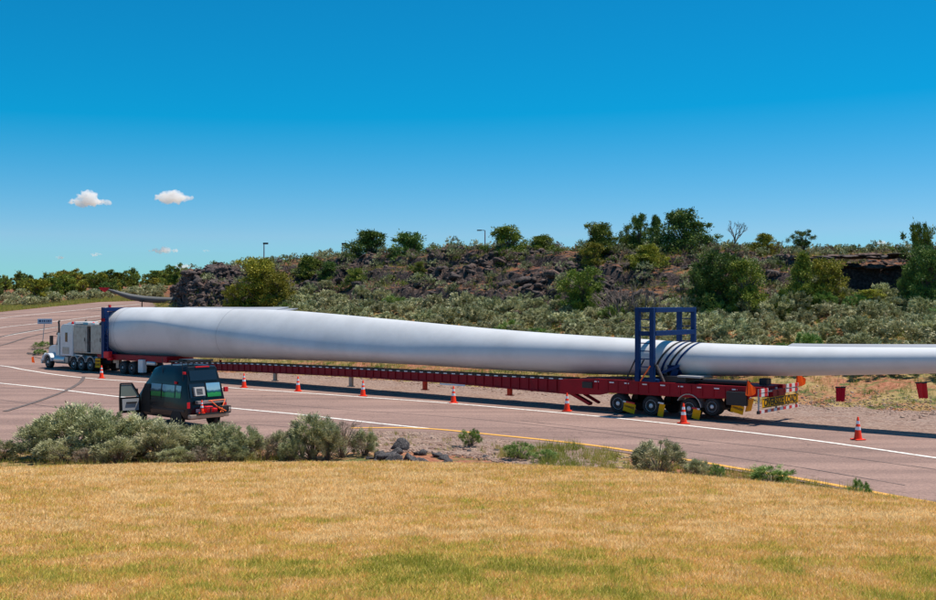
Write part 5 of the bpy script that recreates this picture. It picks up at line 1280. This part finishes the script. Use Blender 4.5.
ip = MB(); dpanel(ip, [(.10, 1.255), (.46, 1.80), (1.05, 1.82), (1.08, 1.28)], -.008, .008); ip.build('door_glass', M['doorglass'], door)
ip = MB(); dpanel(ip, [(.25, .95), (.8, .97), (.8, 1.03), (.25, 1.01)], -.10, -.056); ip.build('arm_rest', M['dark'], door)
ip = MB(); ip.box(dpt(.12, 1.45, .16), (.2, .14, .26)); ip.build('mirror', M['dark'], door, bevel=.02)
# rear face
def rx(z): return -.012 + .26 * max(0, z - 1.22)
def rear_panel(name, ya_, yb_, za, zb_, m_, off=.02, parent=None, th=.02):
    vs = []
    for o_ in (off, off - th):
        for (y, z) in ((ya_, za), (yb_, za), (yb_, zb_), (ya_, zb_)): vs.append((rx(z) - o_, y, z))
    return MB().add(vs, [(0, 1, 2, 3), (4, 7, 6, 5), (0, 4, 5, 1), (1, 5, 6, 2), (2, 6, 7, 3), (3, 7, 4, 0)]).build(name, m_, parent or van)
rear_panel('rear_window', -.76, -.06, 1.36, 1.95, M['picture'])
rear_panel('rear_door_glass', .02, .80, 1.36, 1.95, M['glass'])
rear_panel('upper_rear_window', -.66, .70, 2.08, 2.52, M['glass'])
rear_panel('door_gap', -.03, -.01, .75, 2.0, M['black'])
ac = rear_panel('vent_unit', .12, .62, 1.44, 1.80, M['ventgrey'], .14, th=.12)
rear_panel('vent_grille', .24, .53, 1.50, 1.74, M['dark'], .147, ac)
for k in range(4): rear_panel('vent_slat', .25, .52, 1.53 + k * .055, 1.545 + k * .055, M['alu'], .155, ac)
rear_panel('rear_shelf', -.86, .60, 1.10, 1.22, M['alu'], .24, th=.22)
for sy in (-1, 1): rear_panel('tail_light', sy * .93 - .07, sy * .93 + .07, .92, 1.18, M['redbright'], .03)
rear_panel('license_plate', .25, .55, .72, .87, M['whiteplas'], .03)
MB().box((-.16, 0, .56), (.22, 1.98, .18)).build('rear_bumper', M['bumper'], van, bevel=.04)
rk = MB().box((-.35, -.1, .68), (.45, 1.5, .05)).bar((-.55, -.85, .7), (-.55, .65, .7), .04).bar((-.55, -.85, .95), (-.55, .65, .95), .03)
for y_ in (-.85, -.35, .15, .65): rk.bar((-.55, y_, .68), (-.55, y_, .97), .03)
rk.build('cargo_carrier', M['dark'], van)
for (pts) in ([(-.30, -.75, 1.22), (-.60, -.30, .72)], [(-.30, .0, 1.22), (-.60, -.45, .72)], [(-.30, -.75, 1.22), (-.30, .1, 1.22)], [(-.58, -.2, .95), (-.58, -.6, .75)]):
    MB().path([Vector(p) for p in pts], .022, 6).build('cargo_strap', M['orangestrap'], van)
MB().box((-.38, .18, .86), (.28, .34, .28)).box((-.38, -.12, .80), (.26, .2, .2)).build('fuel_can', M['redbright'], van, bevel=.03)
MB().box((-.36, -.62, .85), (.3, .42, .26)).build('cargo_box', M['dark'], van, bevel=.03)
# lights, antennas and rack on the roof
rr_ = MB()
for y_ in (-.55, .55): rr_.bar((.55, y_, 2.86), (2.0, y_, 2.86), .045)
for x_ in (.6, .95, 1.3, 1.65, 2.0): rr_.bar((x_, -.62, 2.86), (x_, .62, 2.86), .04)
for x_ in (.6, 1.9):
    for y_ in (-.55, .55): rr_.bar((x_, y_, 2.62), (x_, y_, 2.86), .04)
rr_.bar((.5, -.66, 2.92), (.5, .66, 2.92), .06, .09); rr_.build('roof_rack', M['dark'], van)
MB().box((1.2, 0, 2.93), (.9, .7, .06)).build('solar_panel', M['dark'], van, bevel=.01)
MB().tube((2.2, .80, 2.0), (2.2, .84, 3.05), .012, n=5).tube((2.2, .82, 1.95), (2.2, .82, 2.15), .03, n=6).build('antenna', M['dark'], van)
MB().tube((.5, .86, 1.95), (.5, .90, 2.95), .014, n=5).build('antenna', M['dark'], van)
MB().lathe([(.07, -.05), (.07, .05)], 'z', (.35, .9, 2.42), 10).build('marker_light', M['redbright'], van)
MB().lathe([(.07, -.05), (.07, .05)], 'z', (.95, .93, 1.98), 10).build('marker_light', M['redbright'], van)
MB().box((.36, 0, 2.66), (.08, .7, .05)).build('marker_light', M['redbright'], van)
MB().box((.2, -1.12, 1.62), (.12, .18, .2)).build('side_lamp', M['redbright'], van)
for x_ in (.85, 3.95):
    for sy in (-1, 1):
        wheel(van, x_, sy * .86, .36, .24, sy < 0 and False or (sy > 0), 'galv')
for sy in (-1, 1): MB().lathe([(.43, -.012), (.43, .012)], 'y', (.85, sy * .985, .42), 24).build('wheel_arch', M['black'], van)
cc = copy_tree(proto); cc.location = tuple(van.matrix_basis @ Vector((-.42, .52, .715))); cc.scale = (.62, .62, .62); cc['label'] = 'small orange cone carried on the rear rack of the van'; cc['group'] = 'traffic cones along the trailer'

# ------------------------------------------------------------------ SIGN, POLES, FAR RIG
p = hit(42, 347); s = F / p.y; sgE = empty('road_sign', p, R_(8), 'pale blue and white sign on a post left of the truck', 'sign')
zs = CZ - (321.3 - 300) / s - p.z
MB().tube((-.0, 0, -.3), (.25, 0, zs), .04, n=8).build('post', M['galv'], sgE)
MB().box((.28, -.05, zs), (14 / s, .04, 5.2 / s)).build('sign_panel', M['signblue'], sgE, bevel=.01)
for (x_, w_) in ((-.42, .22), (-.15, .1), (.06, .14), (.3, .1), (.52, .16), (.75, .1)): MB().box((.2 + x_ * .9, -.075, zs + .03), (w_, .012, .20)).build('legend_mark', M['signdark'], sgE)
MB().box((.28, -.075, zs - .17), (1.1, .012, .04)).build('legend_bar', M['signdark'], sgE)
random.seed(77)
for k, (px, py, sz_) in enumerate(((36, 352, 1.1), (43, 349, 1.3), (50, 352, 1.2), (40, 355, .9))):
    q = hit(px, py); bush('yel' if k % 2 else 'dry', k, q, sz_ * 1.4, sz_ * .7, ['low dry bush left of the sign post foot', 'green bush at the foot of the sign post', 'dry bush between sign post and truck nose', 'small green bush in front of the sign post'][k], None, False, 'roadside_bush')
isl = hit(42, 353); MB().lathe([(1.5, -.3), (1.3, .08), (.8, .16), (.1, .2)], 'z', (isl.x, isl.y, isl.z + .02), 24).build('dirt_island', M['gravel'], None, True)['kind'] = 'structure'
def pole(px, yt, yb_, Yd, lab, head=1):
    x = (px - 468) / F * Yd; s = F / Yd; zt_ = CZ + (300 - yt) / s; z0 = gz(x, Yd) - .2; e = empty('lamp_pole', (x, Yd, z0), 0, lab, 'lamp pole')
    H = zt_ - z0; MB().tube((0, 0, 0), (0, 0, H), .16, .09, 8).build('pole', M['galv'], e, True)
    if head == 1: MB().bar((0, 0, H), (-.9, 0, H + .05), .1).box((-1.0, 0, H + .02), (.8, .35, .18)).build('lamp_head', M['dark'], e)
    if head == 2: MB().box((.3, 0, H), (.9, .4, .3)).build('lamp_head', M['dark'], e)
pole(485, 230.5, 250, 190, 'tall lamp pole on the skyline in the middle of the photo')
pole(264, 243.5, 262, 200, 'lamp pole behind the outcrop juniper at left', 2)
pole(342.5, 243.8, 258, 200, 'lamp pole on the skyline left of the dark juniper pair', 2)
pole(250.5, 257, 268, 210, 'short pole without head on the skyline above the outcrop', 0)
# second blade on its own carrier across the junction
FB = [(104, 288.6, .5), (108, 289.6, 1.6), (113, 291.2, 3.0), (120, 294, 4.8), (130, 297, 6.2), (142, 299, 6.6), (155, 300, 6.5), (175, 300.6, 6.3), (200, 301, 7), (240, 301, 8), (290, 301, 9)]
Yf = 141.; s = F / Yf; vs = []; n_ = 14
for (px, pyc, th) in FB:
    px_x = (px - 468) / s; zc = CZ - (pyc - 300) / s; r = th / s / 2
    for k in range(n_):
        t = 2 * math.pi * k / n_; vs.append((px_x, Yf + (px - 104) * .02 + r * 1.1 * math.cos(t), zc + r * math.sin(t)))
# right part hides behind the outcrop: keep only what stands clear of it
nf = 8; vs = vs[:nf * n_]
e = empty('turbine_blade', (0, 0, 0), 0, 'second blade painted dark for shade, with upswept tip across the junction by the outcrop', 'blade')
MB().add(vs, [(i * n_ + k, i * n_ + (k + 1) % n_, (i + 1) * n_ + (k + 1) % n_, (i + 1) * n_ + k) for i in range(nf - 1) for k in range(n_)] + [tuple(range(n_))[::-1], tuple(range((nf - 1) * n_, nf * n_))]).build('blade_shell', M['blade_far'], e, True)
x_ = (105 - 468) / s; MB().add([(x_ - .75, Yf - .3, CZ + 12.6 / s), (x_ + .7, Yf - .3, CZ + 12.4 / s), (x_ + .2, Yf - .35, CZ + 8 / s), (x_ - .1, Yf - .2, CZ + 8 / s), (x_ - .75, Yf - .2, CZ + 12.6 / s), (x_ + .7, Yf - .2, CZ + 12.4 / s)], [(0, 1, 2, 3), (4, 5, 2, 3), (0, 1, 5, 4)]).build('tip_flag', M['redbright'], e)
x_ = (142 - 468) / s; gq = gz(x_, Yf); zt_ = CZ + (300 - 301.5) / s
MB().tube((x_, Yf, gq - .1), (x_, Yf, zt_), .07, n=8).box((x_, Yf, zt_), (.5, .5, .1)).box((x_, Yf, gq + .03), (.6, .6, .06)).build('support_stand', M['dark'], e)
